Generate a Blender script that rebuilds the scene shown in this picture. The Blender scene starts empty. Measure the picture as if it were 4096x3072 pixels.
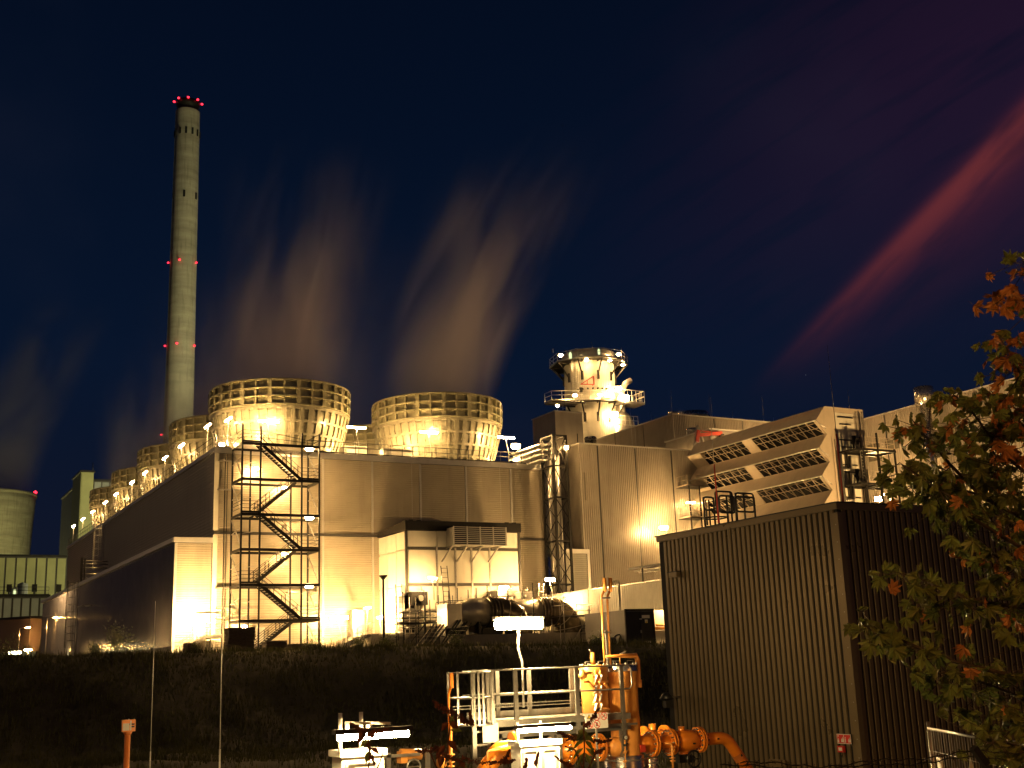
import bpy, math, random
from mathutils import Vector, Matrix
random.seed(7)
sc = bpy.context.scene
COL = sc.collection
rad = math.radians
# ---------------------------------------------------------------- camera (solved from the photograph's three vanishing points)
F, PITCH, ROLL, YAW = 4721.4, .235418, -.0375, .505585
fw = Vector((math.sin(YAW)*math.cos(PITCH), math.cos(YAW)*math.cos(PITCH), math.sin(PITCH)))
rt = Vector((math.cos(YAW), -math.sin(YAW), 0))
up = rt.cross(fw)
c_, s_ = math.cos(ROLL), math.sin(ROLL)
RT, UP = c_*rt + s_*up, c_*up - s_*rt
cam = bpy.data.cameras.new('camera'); camo = bpy.data.objects.new('camera', cam); COL.objects.link(camo)
camo.matrix_world = Matrix(((RT.x, UP.x, -fw.x, 0), (RT.y, UP.y, -fw.y, 0), (RT.z, UP.z, -fw.z, 0), (0, 0, 0, 1)))
cam.sensor_width = 36; cam.lens = 36*F/4096; cam.clip_start = .2; cam.clip_end = 6000
sc.camera = camo
def ray(u, v):
    return RT*(u-2048) - UP*(v-1536) + fw*F
def P(u, v, ax, val):           # point of the photograph's pixel on the plane ax = val
    d = ray(u, v); i = 'XYZ'.index(ax); return d*(val/d[i])
# ---------------------------------------------------------------- render
sc.render.engine = 'CYCLES'
sc.view_settings.view_transform = 'Standard'; sc.view_settings.look = 'None'
sc.view_settings.exposure = 0; sc.view_settings.gamma = 1; sc.view_settings.use_curve_mapping = False
sc.cycles.use_denoising = True
sc.cycles.max_bounces = 6; sc.cycles.diffuse_bounces = 3; sc.cycles.glossy_bounces = 3; sc.cycles.volume_bounces = 1
sc.cycles.transparent_max_bounces = 12; sc.cycles.use_light_tree = True
sc.cycles.sample_clamp_indirect = 4
sc.cycles.volume_step_rate = 2.0; sc.cycles.volume_max_steps = 96
sc.cycles.use_adaptive_sampling = True; sc.cycles.adaptive_threshold = .015
# ---------------------------------------------------------------- world: night sky, stars, dim cloud, a long red-lit streak of vapour
w = bpy.data.worlds.new('World'); sc.world = w; w.use_nodes = True
nt = w.node_tree; N = nt.nodes; L = nt.links
for n in list(N): N.remove(n)
def nd(t, **k):
    n = N.new(t)
    for a, b in k.items(): setattr(n, a, b)
    return n
def math_(op, a, b=None, c=None, clamp=False, NT=None):
    T = NT or nt
    m = T.nodes.new('ShaderNodeMath'); m.operation = op; m.use_clamp = clamp
    for i, x in enumerate((a, b, c)):
        if x is None: continue
        if isinstance(x, (int, float)): m.inputs[i].default_value = x
        else: T.links.new(x, m.inputs[i])
    return m.outputs[0]
def vdot(vec, v, NT=None):
    T = NT or nt
    m = T.nodes.new('ShaderNodeVectorMath'); m.operation = 'DOT_PRODUCT'
    T.links.new(vec, m.inputs[0]); m.inputs[1].default_value = tuple(v); return m.outputs['Value']
def smooth(x, a, b, NT=None):
    T = NT or nt
    m = T.nodes.new('ShaderNodeMapRange'); m.interpolation_type = 'SMOOTHSTEP'; m.clamp = True
    m.inputs['From Min'].default_value = a; m.inputs['From Max'].default_value = b
    T.links.new(x, m.inputs['Value']); return m.outputs[0]
tc = nd('ShaderNodeTexCoord'); D = tc.outputs['Generated']
sep = nd('ShaderNodeSeparateXYZ'); L.new(D, sep.inputs[0])
ramp = nd('ShaderNodeValToRGB'); L.new(sep.outputs['Z'], ramp.inputs[0])
el = ramp.color_ramp.elements
el[0].position = 0; el[0].color = (.0055, .0075, .0180, 1)
el[1].position = .75; el[1].color = (.0008, .0022, .0072, 1)
for p_, c in ((.12, (.0046, .0076, .0210)), (.25, (.0024, .0074, .0235)), (.45, (.0014, .0048, .0160))):
    e = el.new(p_); e.color = (*c, 1)
def add(col, fac, prev):
    m = nd('ShaderNodeMix', data_type='RGBA', blend_type='ADD'); m.clamp_factor = True
    L.new(fac, m.inputs[0]); L.new(prev, m.inputs[6]); m.inputs[7].default_value = (*col, 1); return m.outputs[2]
out = ramp.outputs[0]
def band(a, b, w0, w1, prev, col, s0, s1, e0, e1, asym=1):
    A, B = ray(*a).normalized(), ray(*b).normalized()
    n = A.cross(B).normalized(); t = (B - A*(A.dot(B))).normalized(); ab = math.acos(A.dot(B))
    x = math_('ARCTAN2', vdot(D, t), vdot(D, A)); x = math_('DIVIDE', x, ab)
    y = vdot(D, n)
    wd = math_('MULTIPLY_ADD', x, w1-w0, w0); wd = math_('MAXIMUM', wd, .001)
    wd = math_('MULTIPLY', wd, math_('MULTIPLY_ADD', math_('GREATER_THAN', y, 0.0), asym-1, 1))
    g = math_('DIVIDE', y, wd); g = math_('MULTIPLY', g, g); g = math_('MULTIPLY', g, -1); g = math_('EXPONENT', g)
    f = math_('MULTIPLY', smooth(x, s0, s1), smooth(x, e1, e0))
    nz = nd('ShaderNodeTexNoise'); nz.inputs['Scale'].default_value = 7; nz.inputs['Detail'].default_value = 4; cbn = nd('ShaderNodeCombineXYZ'); L.new(math_('MULTIPLY', x, .35), cbn.inputs[0]); L.new(math_('MULTIPLY', y, 7.0), cbn.inputs[1]); L.new(cbn.outputs[0], nz.inputs['Vector'])
    f = math_('MULTIPLY', f, g); f = math_('MULTIPLY', f, math_('MULTIPLY_ADD', nz.outputs['Fac'], 3.2, -.6, clamp=True))
    return add(col, math_('MULTIPLY', f, 1.0, clamp=True), prev)
out = band((3130, 1455), (4096, 470), .0050, .0078, out, (.092, .013, .0035), -.15, .8, 1.0, 1.4, 2.2)
out = band((3100, 1470), (4096, 480), .007, .012, out, (.020, .0024, .0022), -.2, .7, 1.0, 1.9, 5)
out = band((2300, 1250), (4096, 150), .07, .17, out, (.0120, .0016, .0050), -.1, 1.0, 1.3, 2.2)
nz = nd('ShaderNodeTexNoise'); nz.inputs['Scale'].default_value = 3.2; nz.inputs['Detail'].default_value = 4; L.new(D, nz.inputs['Vector'])
cl = smooth(nz.outputs['Fac'], .50, .78)
out = add((.0035, .0030, .0042), cl, out)
vo = nd('ShaderNodeTexVoronoi'); vo.inputs['Scale'].default_value = 34; L.new(D, vo.inputs['Vector'])
st = smooth(vo.outputs['Distance'], .017, .006)
vs = nd('ShaderNodeSeparateColor'); L.new(vo.outputs['Color'], vs.inputs[0])
st = math_('MULTIPLY', st, smooth(vs.outputs[0], .55, 1.0))
out = add((.25, .28, .33), st, out)
bg = nd('ShaderNodeBackground'); L.new(out, bg.inputs[0]); bg.inputs[1].default_value = 1.0
wo = nd('ShaderNodeOutputWorld'); L.new(bg.outputs[0], wo.inputs[0])
# ---------------------------------------------------------------- materials
def mat(name, col, rough=.6, metal=0, var=.25, scale=2.0, stretch=(1, 1, 1), bump=0, bscale=20, col2=None, spec=.5, dirt=0, translucent=0, coat=0):
    m = bpy.data.materials.new(name); m.use_nodes = True
    T = m.node_tree; nn = T.nodes; b = nn['Principled BSDF']
    b.inputs['Roughness'].default_value = rough; b.inputs['Metallic'].default_value = metal
    b.inputs['Specular IOR Level'].default_value = spec; b.inputs['Coat Weight'].default_value = coat
    t = nn.new('ShaderNodeTexCoord'); mp = nn.new('ShaderNodeMapping'); mp.inputs['Scale'].default_value = stretch
    g = nn.new('ShaderNodeNewGeometry')
    T.links.new(g.outputs['Position'], mp.inputs[0])
    n1 = nn.new('ShaderNodeTexNoise'); n1.inputs['Scale'].default_value = scale; n1.inputs['Detail'].default_value = 5; n1.inputs['Roughness'].default_value = .6
    T.links.new(mp.outputs[0], n1.inputs['Vector'])
    mx = nn.new('ShaderNodeMix'); mx.data_type = 'RGBA'
    c2 = col2 or tuple(x*(1-var) for x in col)
    mx.inputs[6].default_value = (*c2, 1); mx.inputs[7].default_value = (*[min(1, x*(1+var*.5)) for x in col], 1)
    mr = nn.new('ShaderNodeMapRange'); mr.inputs['From Min'].default_value = .3; mr.inputs['From Max'].default_value = .7
    T.links.new(n1.outputs['Fac'], mr.inputs['Value']); T.links.new(mr.outputs[0], mx.inputs[0])
    last = mx.outputs[2]
    if dirt:
        m2 = nn.new('ShaderNodeMapping'); m2.inputs['Scale'].default_value = (1.1, 1.1, .12); T.links.new(g.outputs['Position'], m2.inputs[0])
        n2 = nn.new('ShaderNodeTexNoise'); n2.inputs['Scale'].default_value = 1.2; n2.inputs['Detail'].default_value = 6; T.links.new(m2.outputs[0], n2.inputs['Vector'])
        r2 = nn.new('ShaderNodeMapRange'); r2.inputs['From Min'].default_value = .52; r2.inputs['From Max'].default_value = .8; r2.inputs['To Max'].default_value = dirt
        T.links.new(n2.outputs['Fac'], r2.inputs['Value'])
        d = nn.new('ShaderNodeMix'); d.data_type = 'RGBA'; T.links.new(r2.outputs[0], d.inputs[0]); T.links.new(last, d.inputs[6]); d.inputs[7].default_value = (.07, .055, .04, 1)
        last = d.outputs[2]
    T.links.new(last, b.inputs['Base Color'])
    rr = nn.new('ShaderNodeMapRange'); rr.inputs['To Min'].default_value = max(.03, rough-.1); rr.inputs['To Max'].default_value = min(1, rough+.1)
    T.links.new(n1.outputs['Fac'], rr.inputs['Value']); T.links.new(rr.outputs[0], b.inputs['Roughness'])
    if bump:
        n3 = nn.new('ShaderNodeTexNoise'); n3.inputs['Scale'].default_value = bscale; n3.inputs['Detail'].default_value = 3; T.links.new(g.outputs['Position'], n3.inputs['Vector'])
        bp = nn.new('ShaderNodeBump'); bp.inputs['Strength'].default_value = bump; bp.inputs['Distance'].default_value = .05
        T.links.new(n3.outputs['Fac'], bp.inputs['Height']); T.links.new(bp.outputs[0], b.inputs['Normal'])
    if translucent:
        tr = nn.new('ShaderNodeBsdfTranslucent'); T.links.new(last, tr.inputs[0]); ms = nn.new('ShaderNodeMixShader'); ms.inputs[0].default_value = translucent
        T.links.new(b.outputs[0], ms.inputs[1]); T.links.new(tr.outputs[0], ms.inputs[2]); T.links.new(ms.outputs[0], nn['Material Output'].inputs[0])
    return m
WARM = (1.0, .59, .212)
def emit(name, col, strength):
    m = bpy.data.materials.new(name); m.use_nodes = True; T = m.node_tree; T.nodes.clear()
    e = T.nodes.new('ShaderNodeEmission'); e.inputs[0].default_value = (*col, 1); e.inputs[1].default_value = strength
    o = T.nodes.new('ShaderNodeOutputMaterial'); T.links.new(e.outputs[0], o.inputs[0]); return m
M = dict(
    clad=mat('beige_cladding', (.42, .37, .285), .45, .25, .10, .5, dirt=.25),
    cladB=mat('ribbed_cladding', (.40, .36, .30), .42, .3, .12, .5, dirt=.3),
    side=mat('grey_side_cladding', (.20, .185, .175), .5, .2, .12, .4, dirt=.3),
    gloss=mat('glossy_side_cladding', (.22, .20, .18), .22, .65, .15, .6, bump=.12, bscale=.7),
    white=mat('white_panel', (.62, .59, .50), .5, 0, .08, .8, dirt=.15),
    trim=mat('light_metal_trim', (.60, .58, .54), .35, .5, .1, 2),
    dark=mat('dark_steel', (.022, .020, .018), .5, .5, .3, 3),
    darktrim=mat('dark_joint', (.05, .045, .04), .6, .1, .2, 3),
    galv=mat('galvanised_steel', (.42, .40, .37), .38, .75, .25, 6),
    grp=mat('fan_stack_plastic', (.30, .28, .20), .30, .1, .22, 1.6, bump=.25, bscale=3, dirt=.45),
    grpd=mat('fan_stack_upper', (.36, .34, .22), .34, .1, .25, 1.6, bump=.25, bscale=3, dirt=.4),
    galvd=mat('weathered_zinc', (.24, .23, .21), .42, .7, .25, 6),
    conc=mat('concrete', (.33, .30, .25), .85, 0, .25, .6, bump=.3, bscale=4, dirt=.4),
    chim=mat('chimney_concrete', (.40, .37, .29), .9, 0, .32, .5, stretch=(.15, .15, 1), dirt=.5),
    grass=mat('bank_grass', (.085, .085, .030), .9, 0, .5, .8, translucent=.25),
    soil=mat('soil', (.040, .034, .020), .95, 0, .5, 1.5, bump=.6, bscale=5),
    asphalt=mat('asphalt', (.05, .048, .045), .8, 0, .3, 3, bump=.3, bscale=30),
    hrib=mat('dark_building_rib', (.17, .13, .075), .30, .4, .05, .4),
    hback=mat('dark_building_groove_shade', (.008, .007, .005), .6, .2, .2, 2),  # near-black colour paints the shade inside the grooves
    yellow=mat('yellow_pipe_paint', (.85, .26, .02), .32, 0, .12, 3, dirt=.1, coat=.3),
    cream=mat('cream_vessel_paint', (.80, .35, .08), .36, 0, .12, 3, dirt=.15, coat=.2),
    steel=mat('stainless_jacket', (.6, .58, .55), .25, .95, .15, 5),
    black=mat('black_paint', (.012, .012, .012), .4, 0, .2, 5),
    rubber=mat('dark_duct_wrap', (.13, .10, .055), .25, .3, .25, 2, bump=.15, bscale=4),
    duct=mat('pale_duct_jacket', (.55, .50, .40), .35, .4, .15, 2),
    orangep=mat('orange_post', (.62, .20, .05), .5, 0, .15, 4),
    redp=mat('red_paint', (.45, .04, .02), .45, 0, .15, 4),
    signw=mat('sign_white', (.62, .61, .57), .5, 0, .05, 5),
    signr=mat('sign_red', (.60, .03, .02), .5, 0, .05, 5),
    ink=mat('sign_black', (.02, .02, .02), .5, 0, .05, 5),
    signy=mat('sign_yellow', (.70, .50, .03), .5, 0, .05, 5),
    leaf=mat('maple_leaf_green', (.11, .13, .03), .5, 0, .45, 5, translucent=.35),
    leafo=mat('maple_leaf_orange', (.34, .13, .035), .5, 0, .4, 5, translucent=.35),
    bark=mat('bark', (.05, .035, .022), .9, 0, .4, 8, bump=.6, bscale=25),
    flower=mat('dry_flower', (.10, .030, .016), .9, 0, .5, 20),
    olive=mat('olive_panel', (.30, .30, .14), .6, .1, .15, .3),
    grey=mat('grey_plant_wall', (.26, .27, .26), .6, .1, .15, .3),
    pink=mat('brown_conveyor', (.13, .09, .075), .6, .1, .15, .5),
    louv=mat('louvre_dark', (.006, .005, .004), .8, 0, .2, 3),
    window=mat('vent_panel', (.16, .14, .10), .55, .3, .15, 4),
    cream2=mat('intake_panel', (.50, .42, .32), .55, .1, .10, .8, dirt=.2),
    wood=mat('weathered_wood', (.10, .07, .045), .85, 0, .4, 6),
    redlamp=emit('red_lamp_glass', (1, .02, .04), 5),
    screen=emit('lit_window', (.85, .95, .45), 1.2),
)
# ---------------------------------------------------------------- mesh builder
class MB:
    def __init__(s): s.v = []; s.f = []; s.sm = []; s.st = []
    def add(s, vs, fs, smooth=False):
        o = len(s.v); s.st.append(o); s.v += [tuple(x) for x in vs]; s.f += [tuple(i+o for i in f) for f in fs]; s.sm += [smooth]*len(fs); return s
    def box(s, x0, x1, y0, y1, z0, z1):
        return s.add([(x, y, z) for x in (x0, x1) for y in (y0, y1) for z in (z0, z1)],
                     [(0, 1, 3, 2), (4, 6, 7, 5), (0, 4, 5, 1), (2, 3, 7, 6), (0, 2, 6, 4), (1, 5, 7, 3)])
    def bar(s, a, b, wd, ht=None, upv=(0, 0, 1)):
        a, b = Vector(a), Vector(b); d = (b-a).normalized(); ht = ht or wd
        u = Vector(upv)
        if abs(d.dot(u)) > .98: u = Vector((0, 1, 0))
        x = d.cross(u).normalized()*wd/2; y = x.cross(d).normalized()*ht/2
        c = [p+q for p in (a, b) for q in (-x-y, x-y, x+y, -x+y)]
        return s.add(c, [(0, 1, 2, 3), (7, 6, 5, 4), (0, 4, 5, 1), (1, 5, 6, 2), (2, 6, 7, 3), (3, 7, 4, 0)])
    def tube(s, a, b, r, n=8, r2=None, caps=True):
        return s.pipe([a, b], r, n, caps, radii=[r, r if r2 is None else r2])
    def pipe(s, pts, r, n=8, caps=True, radii=None):
        pts = [Vector(p) for p in pts]; o = []; k = len(pts)
        t0 = (pts[1]-pts[0]).normalized(); ref = Vector((0, 0, 1)) if abs(t0.z) < .9 else Vector((1, 0, 0))
        x = t0.cross(ref).normalized()
        for i, p in enumerate(pts):
            t = (pts[min(i+1, k-1)]-pts[max(i-1, 0)]).normalized()
            x = (x - t*x.dot(t)).normalized(); y = t.cross(x)
            rr = radii[i] if radii else r
            o += [p + (x*math.cos(2*math.pi*j/n)+y*math.sin(2*math.pi*j/n))*rr for j in range(n)]
        fs = [(i*n+j, i*n+(j+1) % n, (i+1)*n+(j+1) % n, (i+1)*n+j) for i in range(k-1) for j in range(n)]
        s.add(o, fs, True)
        if caps:
            base = len(s.v)-len(o)
            s.f += [tuple(base+j for j in range(n))[::-1], tuple(base+(k-1)*n+j for j in range(n))]; s.sm += [False, False]
        return s
    def lathe(s, cx, cy, prof, n=32, a0=0, a1=2*math.pi):
        full = abs(a1-a0) > 6.28; m = n if full else n+1; o = []
        for r, z in prof:
            o += [(cx+r*math.cos(a0+(a1-a0)*j/n), cy+r*math.sin(a0+(a1-a0)*j/n), z) for j in range(m)]
        fs = [(i*m+j, i*m+(j+1) % m, (i+1)*m+(j+1) % m, (i+1)*m+j) for i in range(len(prof)-1) for j in range(n)]
        return s.add(o, fs, True)
    def prism(s, poly, p0, dirv):      # poly: list of points, extruded by dirv
        n = len(poly); a = [Vector(p)+Vector(p0) for p in poly]; b = [p+Vector(dirv) for p in a]
        return s.add(a+b, [tuple(range(n))[::-1], tuple(range(n, 2*n))]+[(i, (i+1) % n, n+(i+1) % n, n+i) for i in range(n)])
    def ribs(s, p0, ldir, cdir, nrm, L_, W_, pitch, depth):   # trapezoid corrugation: ribs run along ldir
        p0, ldir, cdir, nrm = map(Vector, (p0, ldir, cdir, nrm)); k = max(1, round(W_/pitch)); pt = W_/k; prof = []
        for i in range(k):
            prof += [(i*pt, 0), (i*pt+.40*pt, 0), (i*pt+.5*pt, depth), (i*pt+.9*pt, depth)]
        prof.append((W_, 0))
        vs = []
        for c, d in prof:
            a = p0+cdir*c+nrm*d; vs += [a, a+ldir*L_]
        return s.add(vs, [(2*i, 2*i+1, 2*i+3, 2*i+2) for i in range(len(prof)-1)])
    def mesh(s, name, org=None):
        v = s.v if org is None else [(x-org[0], y-org[1], z-org[2]) for x, y, z in s.v]
        me = bpy.data.meshes.new(name); me.from_pydata(v, [], s.f); me.polygons.foreach_set('use_smooth', s.sm); me.update(); return me
def setp(o, label=None, cat=None, group=None, kind=None):
    for k, v in (('label', label), ('category', cat), ('group', group), ('kind', kind)):
        if v: o[k] = v
    return o
def link(name, me, m=None, parent=None):
    if m is not None and not me.materials: me.materials.append(M[m] if isinstance(m, str) else m)
    o = bpy.data.objects.new(name, me); COL.objects.link(o)
    if parent: o.parent = parent
    return o
def thing(name, loc, label, cat, group=None, rz=0, kind=None):
    o = bpy.data.objects.new(name, None); COL.objects.link(o); o.location = loc; o.rotation_euler = (0, 0, rz); o.empty_display_size = .2
    return setp(o, label, cat, group, kind)
def worg(parent):
    v = Vector((0, 0, 0)); p = parent
    while p is not None: v += p.location; p = p.parent
    return v
SPLIT = {'cable_tray', 'brace', 'hoop', 'cage_bar', 'stringer', 'ladder_stringer', 'diagonal', 'conduit', 'ring_beam', 'pipe', 'riser_pipe', 'downpipe', 'drain_pipe', 'joint_strip', 'roof_lug', 'test_port', 'strut', 'valve_neck', 'wing_beam', 'support', 'crossbar', 'flange', 'leg', 'cage_hoop', 'bolts', 'roof_unit', 'frame_bar', 'edge_beam', 'nozzle', 'clamp'}
def part(name, mb, m, parent, label=None):      # mb in world coordinates; parent unrotated
    if name in SPLIT and len(mb.st) > 1:        # every primitive becomes a piece of its own
        o = None; ends = mb.st[1:]+[len(mb.v)]
        for a, b in zip(mb.st, ends):
            q = MB(); q.v = mb.v[a:b]; q.st = [0]
            for f, sm in zip(mb.f, mb.sm):
                if a <= f[0] < b: q.f.append(tuple(i-a for i in f)); q.sm.append(sm)
            o = part(name if name != 'bolts' else 'bolt', q, m, parent, label)
        return o
    o = link(name, mb.mesh(name, worg(parent)), m, parent)
    if label: o['label'] = label
    return o
def solo(name, mb, m, label, cat, org=(0, 0, 0), group=None, kind=None):
    o = link(name, mb.mesh(name, org), m); o.location = org; return setp(o, label, cat, group, kind)
def struct(name, mb, m):
    return setp(link(name, mb.mesh(name), m), kind='structure')
def repeat(name, mb, m, parent, locs, rots=None):   # shared mesh parts; mb local
    me = mb.mesh(name)
    for i, l in enumerate(locs):
        o = link(name, me, m, parent); o.location = Vector(l)-(worg(parent)); 
        if rots: o.rotation_euler = (0, 0, rots[i])
def railing(name, label, path, h=1.1, step=1.5, m='galv', r=.025, parent=None, toe=True, closed=False, cat='railing', mids=(.55,)):
    path = [Vector(p) for p in path]
    t = parent if parent else thing(name, path[0], label, cat)
    hr, mr, tb, posts = MB(), MB(), MB(), []
    for a, b in zip(path, path[1:]):
        d = b-a; n = max(1, round(d.length/step))
        for i in range(n+1):
            q = a+d*i/n
            if not posts or min((q-p).length for p in posts) > .05: posts.append(q)
        hr.tube(a+Vector((0, 0, h)), b+Vector((0, 0, h)), r, 6)
        for k in mids: mr.tube(a+Vector((0, 0, h*k)), b+Vector((0, 0, h*k)), r*.8, 6)
        if toe: tb.bar(a+Vector((0, 0, .08)), b+Vector((0, 0, .08)), .012, .12)
    part('handrail', hr, m, t); part('midrail', mr, m, t)
    if toe: part('toe_board', tb, m, t)
    repeat('post', MB().bar((0, 0, 0), (0, 0, h), .05), m, t, posts)
    return t
# ---------------------------------------------------------------- lamps
EM = {}
LS = .66     # dimming of the plant's own lamps
def lampmat(watt, area, col=WARM):
    s = watt*(LS if col == WARM else 1)/(math.pi*area); k = (round(s, 1), col)
    if k not in EM: EM[k] = emit('lamp_glow', col, s)
    return EM[k]
def tube_lamp(base, h, adir, label, watt=500, length=1.3, group=None, crank=True, r=.045, hood=True, down=False, col=WARM, rt_=.07):
    """slim cranked pole with a fluorescent batten across its top"""
    base = Vector(base); t = thing('tube_lamp', base, label, 'lamp', group)
    ad = Vector((math.cos(adir), math.sin(adir), 0)); side = Vector((-ad.y, ad.x, 0))
    top = base+Vector((0, 0, h)); off = ad*.22 if crank else Vector((0, 0, 0))
    a = base-off
    a = base
    pts = [a, a+Vector((0, 0, h*.45)), a-off*.6+Vector((0, 0, h*.62)), a-off+Vector((0, 0, h*.78)), a-off+Vector((0, 0, h))] if crank else [a, top]
    part('pole', MB().pipe(pts, r, 8), 'trim', t)
    c = pts[-1]
    if hood:
        part('housing', MB().bar(c-ad*length*.5+Vector((0, 0, .07)), c+ad*length*.5+Vector((0, 0, .07)), .14, .06), 'galv', t)
    area = 2*math.pi*rt_*length
    part('tube', MB().tube(c-ad*length*.48-Vector((0, 0, .02)), c+ad*length*.48-Vector((0, 0, .02)), rt_, 10), lampmat(watt, area, col), t)
    return t
def bulkhead(p, label, watt=400, size=(.45, .3, .16), group=None, col=WARM, cat='lamp', up=False):
    p = Vector(p); t = thing('floodlight', p, label, cat, group)
    a, b, c = [x/2 for x in size]
    hz_ = p.z-c-.08 if up else p.z+c
    part('housing', MB().box(p.x-a-.04, p.x+a+.04, p.y-b+.05, p.y+b+.05, hz_, hz_+.08), 'galv', t)
    m = MB(); m.lathe(p.x, p.y, [(0, p.z+c), (a, p.z+c*.8), (a*1.05, p.z), (a*.8, p.z-c*.8), (0, p.z-c)], 12)
    part('glass', m, lampmat(watt, 4*math.pi*a*a*.7, col), t)
    return t
def street_lamp(base, h, adir, label, watt=0, group='street lamps on the plant road', col=(1, .5, .12), arm=.9):
    base = Vector(base); t = thing('street_lamp', base, label, 'street lamp', group)
    ad = Vector((math.cos(adir), math.sin(adir), 0)); tp = base+Vector((0, 0, h))
    part('pole', MB().tube(base, tp, .09, 10, .05), 'galv', t)
    part('arm', MB().tube(tp, tp+ad*arm+Vector((0, 0, .12)), .04, 8), 'galv', t)
    e = tp+ad*arm+Vector((0, 0, .12))
    hd_ = part('lamp_head', MB().bar(e-ad*.1+Vector((0, 0, .03)), e+ad*.75+Vector((0, 0, .09)), .3, .12), 'galv', t)
    g = MB().bar(e+ad*.02+Vector((0, 0, -.07)), e+ad*.68+Vector((0, 0, -.02)), .24, .07)
    part('lens', g, lampmat(watt, .4, col) if watt else M['signw'], hd_)
    return t
# ---------------------------------------------------------------- ground
def plateau(x):
    if x < 35: return 2.0
    if x > 58: return 1.1
    return 2.0-.9*(x-35)/23
def crest(x):
    if x < 30: return 92.5
    if x > 56: return 71.5
    return 92.5-21*(x-30)/26
def ground_h(x, y):
    c = crest(x); zp = plateau(x)
    t = min(1, max(0, (c-y)/17)); t = t*t*(3-2*t)*.65+t*.35
    h = zp+(-4.5-zp)*t
    d = math.hypot(x, y)
    if d < 22: k = min(1, max(0, (22-d)/15)); h = max(h, -4.5+2.9*k*k*(3-2*k))
    if t > 0: h += (.18*math.sin(x*.45+1.3*math.sin(y*.3))+.12*math.sin(x*1.1+y*.7))*min(1, t*3)
    return h
def axis(a, b, fine0, fine1, fs, cs):
    xs = []; x = a
    while x < fine0: xs.append(x); x += cs
    x = fine0
    while x < fine1: xs.append(x); x += fs
    x = fine1
    while x < b: xs.append(x); x += cs
    xs.append(b); return xs
gx, gy = axis(-900, 1500, -40, 90, 1.25, 60), axis(-60, 2400, -12, 110, 1.25, 80)
gm = MB(); gm.v = [(x, y, ground_h(x, y)) for x in gx for y in gy]; ny = len(gy)
gm.f = [(i*ny+j, (i+1)*ny+j, (i+1)*ny+j+1, i*ny+j+1) for i in range(len(gx)-1) for j in range(ny-1)]; gm.sm = [True]*len(gm.f)
struct('ground', gm, 'soil')
def sheet(name, x0, x1, y0, y1, m, dz=.01):
    g = MB(); n = max(1, int((x1-x0)/2)); xs = [x0+(x1-x0)*i/n for i in range(n+1)]
    for i in range(n):
        a, b = xs[i], xs[i+1]
        ya, yb = max(y0, crest(a)+.8), max(y0, crest(b)+.8)
        g.add([(a, ya, plateau(a)+dz), (b, yb, plateau(b)+dz), (b, y1, plateau(b)+dz), (a, y1, plateau(a)+dz)], [(0, 1, 2, 3)])
    struct(name, g, m)
sheet('plant_yard', 24, 100, 60, 260, 'asphalt', .02)
sheet('plant_road', -60, 24, 93, 400, 'asphalt', .02)
# grass blades on the bank: far too many to count
gr = MB()
def tuft(x, y, hgt, n, spread=.35):
    z = ground_h(x, y)-.03
    for _ in range(n):
        a = random.uniform(0, 6.28); px, py = x+random.gauss(0, spread), y+random.gauss(0, spread)
        h = hgt*random.uniform(.5, 1.2); wd = .03+.03*random.random(); lx, ly = math.cos(a)*h*.4*random.random(), math.sin(a)*h*.4*random.random()
        ca, sa = math.cos(a+1.57)*wd, math.sin(a+1.57)*wd
        gr.v += [(px-ca, py-sa, z), (px+ca, py+sa, z), (px+lx*.5, py+ly*.5+ca*.5, z+h*.6), (px+lx, py+ly, z+h)]
        k = len(gr.v); gr.f += [(k-4, k-3, k-2), (k-2, k-1, k-4)]; gr.sm += [False, False]
for _ in range(15000):
    x = random.uniform(-22, 62); c = crest(x); y = c+.6-random.random()**1.1*24
    hh = .35+.35*max(0, math.sin(x*.6)*math.sin(y*.5+x*.2))+.2*random.random()
    tuft(x, y, hh, 4)
for _ in range(3500):
    x = random.uniform(-15, 60); y = random.uniform(34, 70); tuft(x, y, .5, 4)
setp(link('bank_grass', gr.mesh('bank_grass'), 'grass'), kind='stuff')
# bushes on the crest
def bush(x, y, r, h, label, n=900, m='leaf', name='bush', cat='bush'):
    z = ground_h(x, y); t = thing(name, (x, y, z), label, cat, 'bushes on the bank crest')
    s, lf = MB(), MB()
    for _ in range(14):
        a = random.uniform(0, 6.28); e = Vector((x+math.cos(a)*r*random.random(), y+math.sin(a)*r*random.random(), z+h*random.uniform(.5, 1)))
        s.tube((x+random.gauss(0, r*.15), y, z-.1), e, .02, 4, .006)
        for _ in range(n//14):
            k = random.uniform(.25, 1.05); p = Vector((x, y, z)).lerp(e, k)+Vector([random.gauss(0, .13*r+.06) for _ in range(3)])
            q = random.uniform(.04, .10); u = Vector([random.gauss(0, 1) for _ in range(3)]).normalized(); v = u.orthogonal().normalized()
            lf.add([p-u*q, p+v*q*.5, p+u*q, p-v*q*.5], [(0, 1, 2, 3)])
    part('stem', s, 'bark', t); part('foliage', lf, m, t)
c = P(470, 2585, 'Y', 91.5); bush(c.x, c.y, 1.3, 2.2, 'leafy dark bush standing up against the glossy side wall at left')
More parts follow.
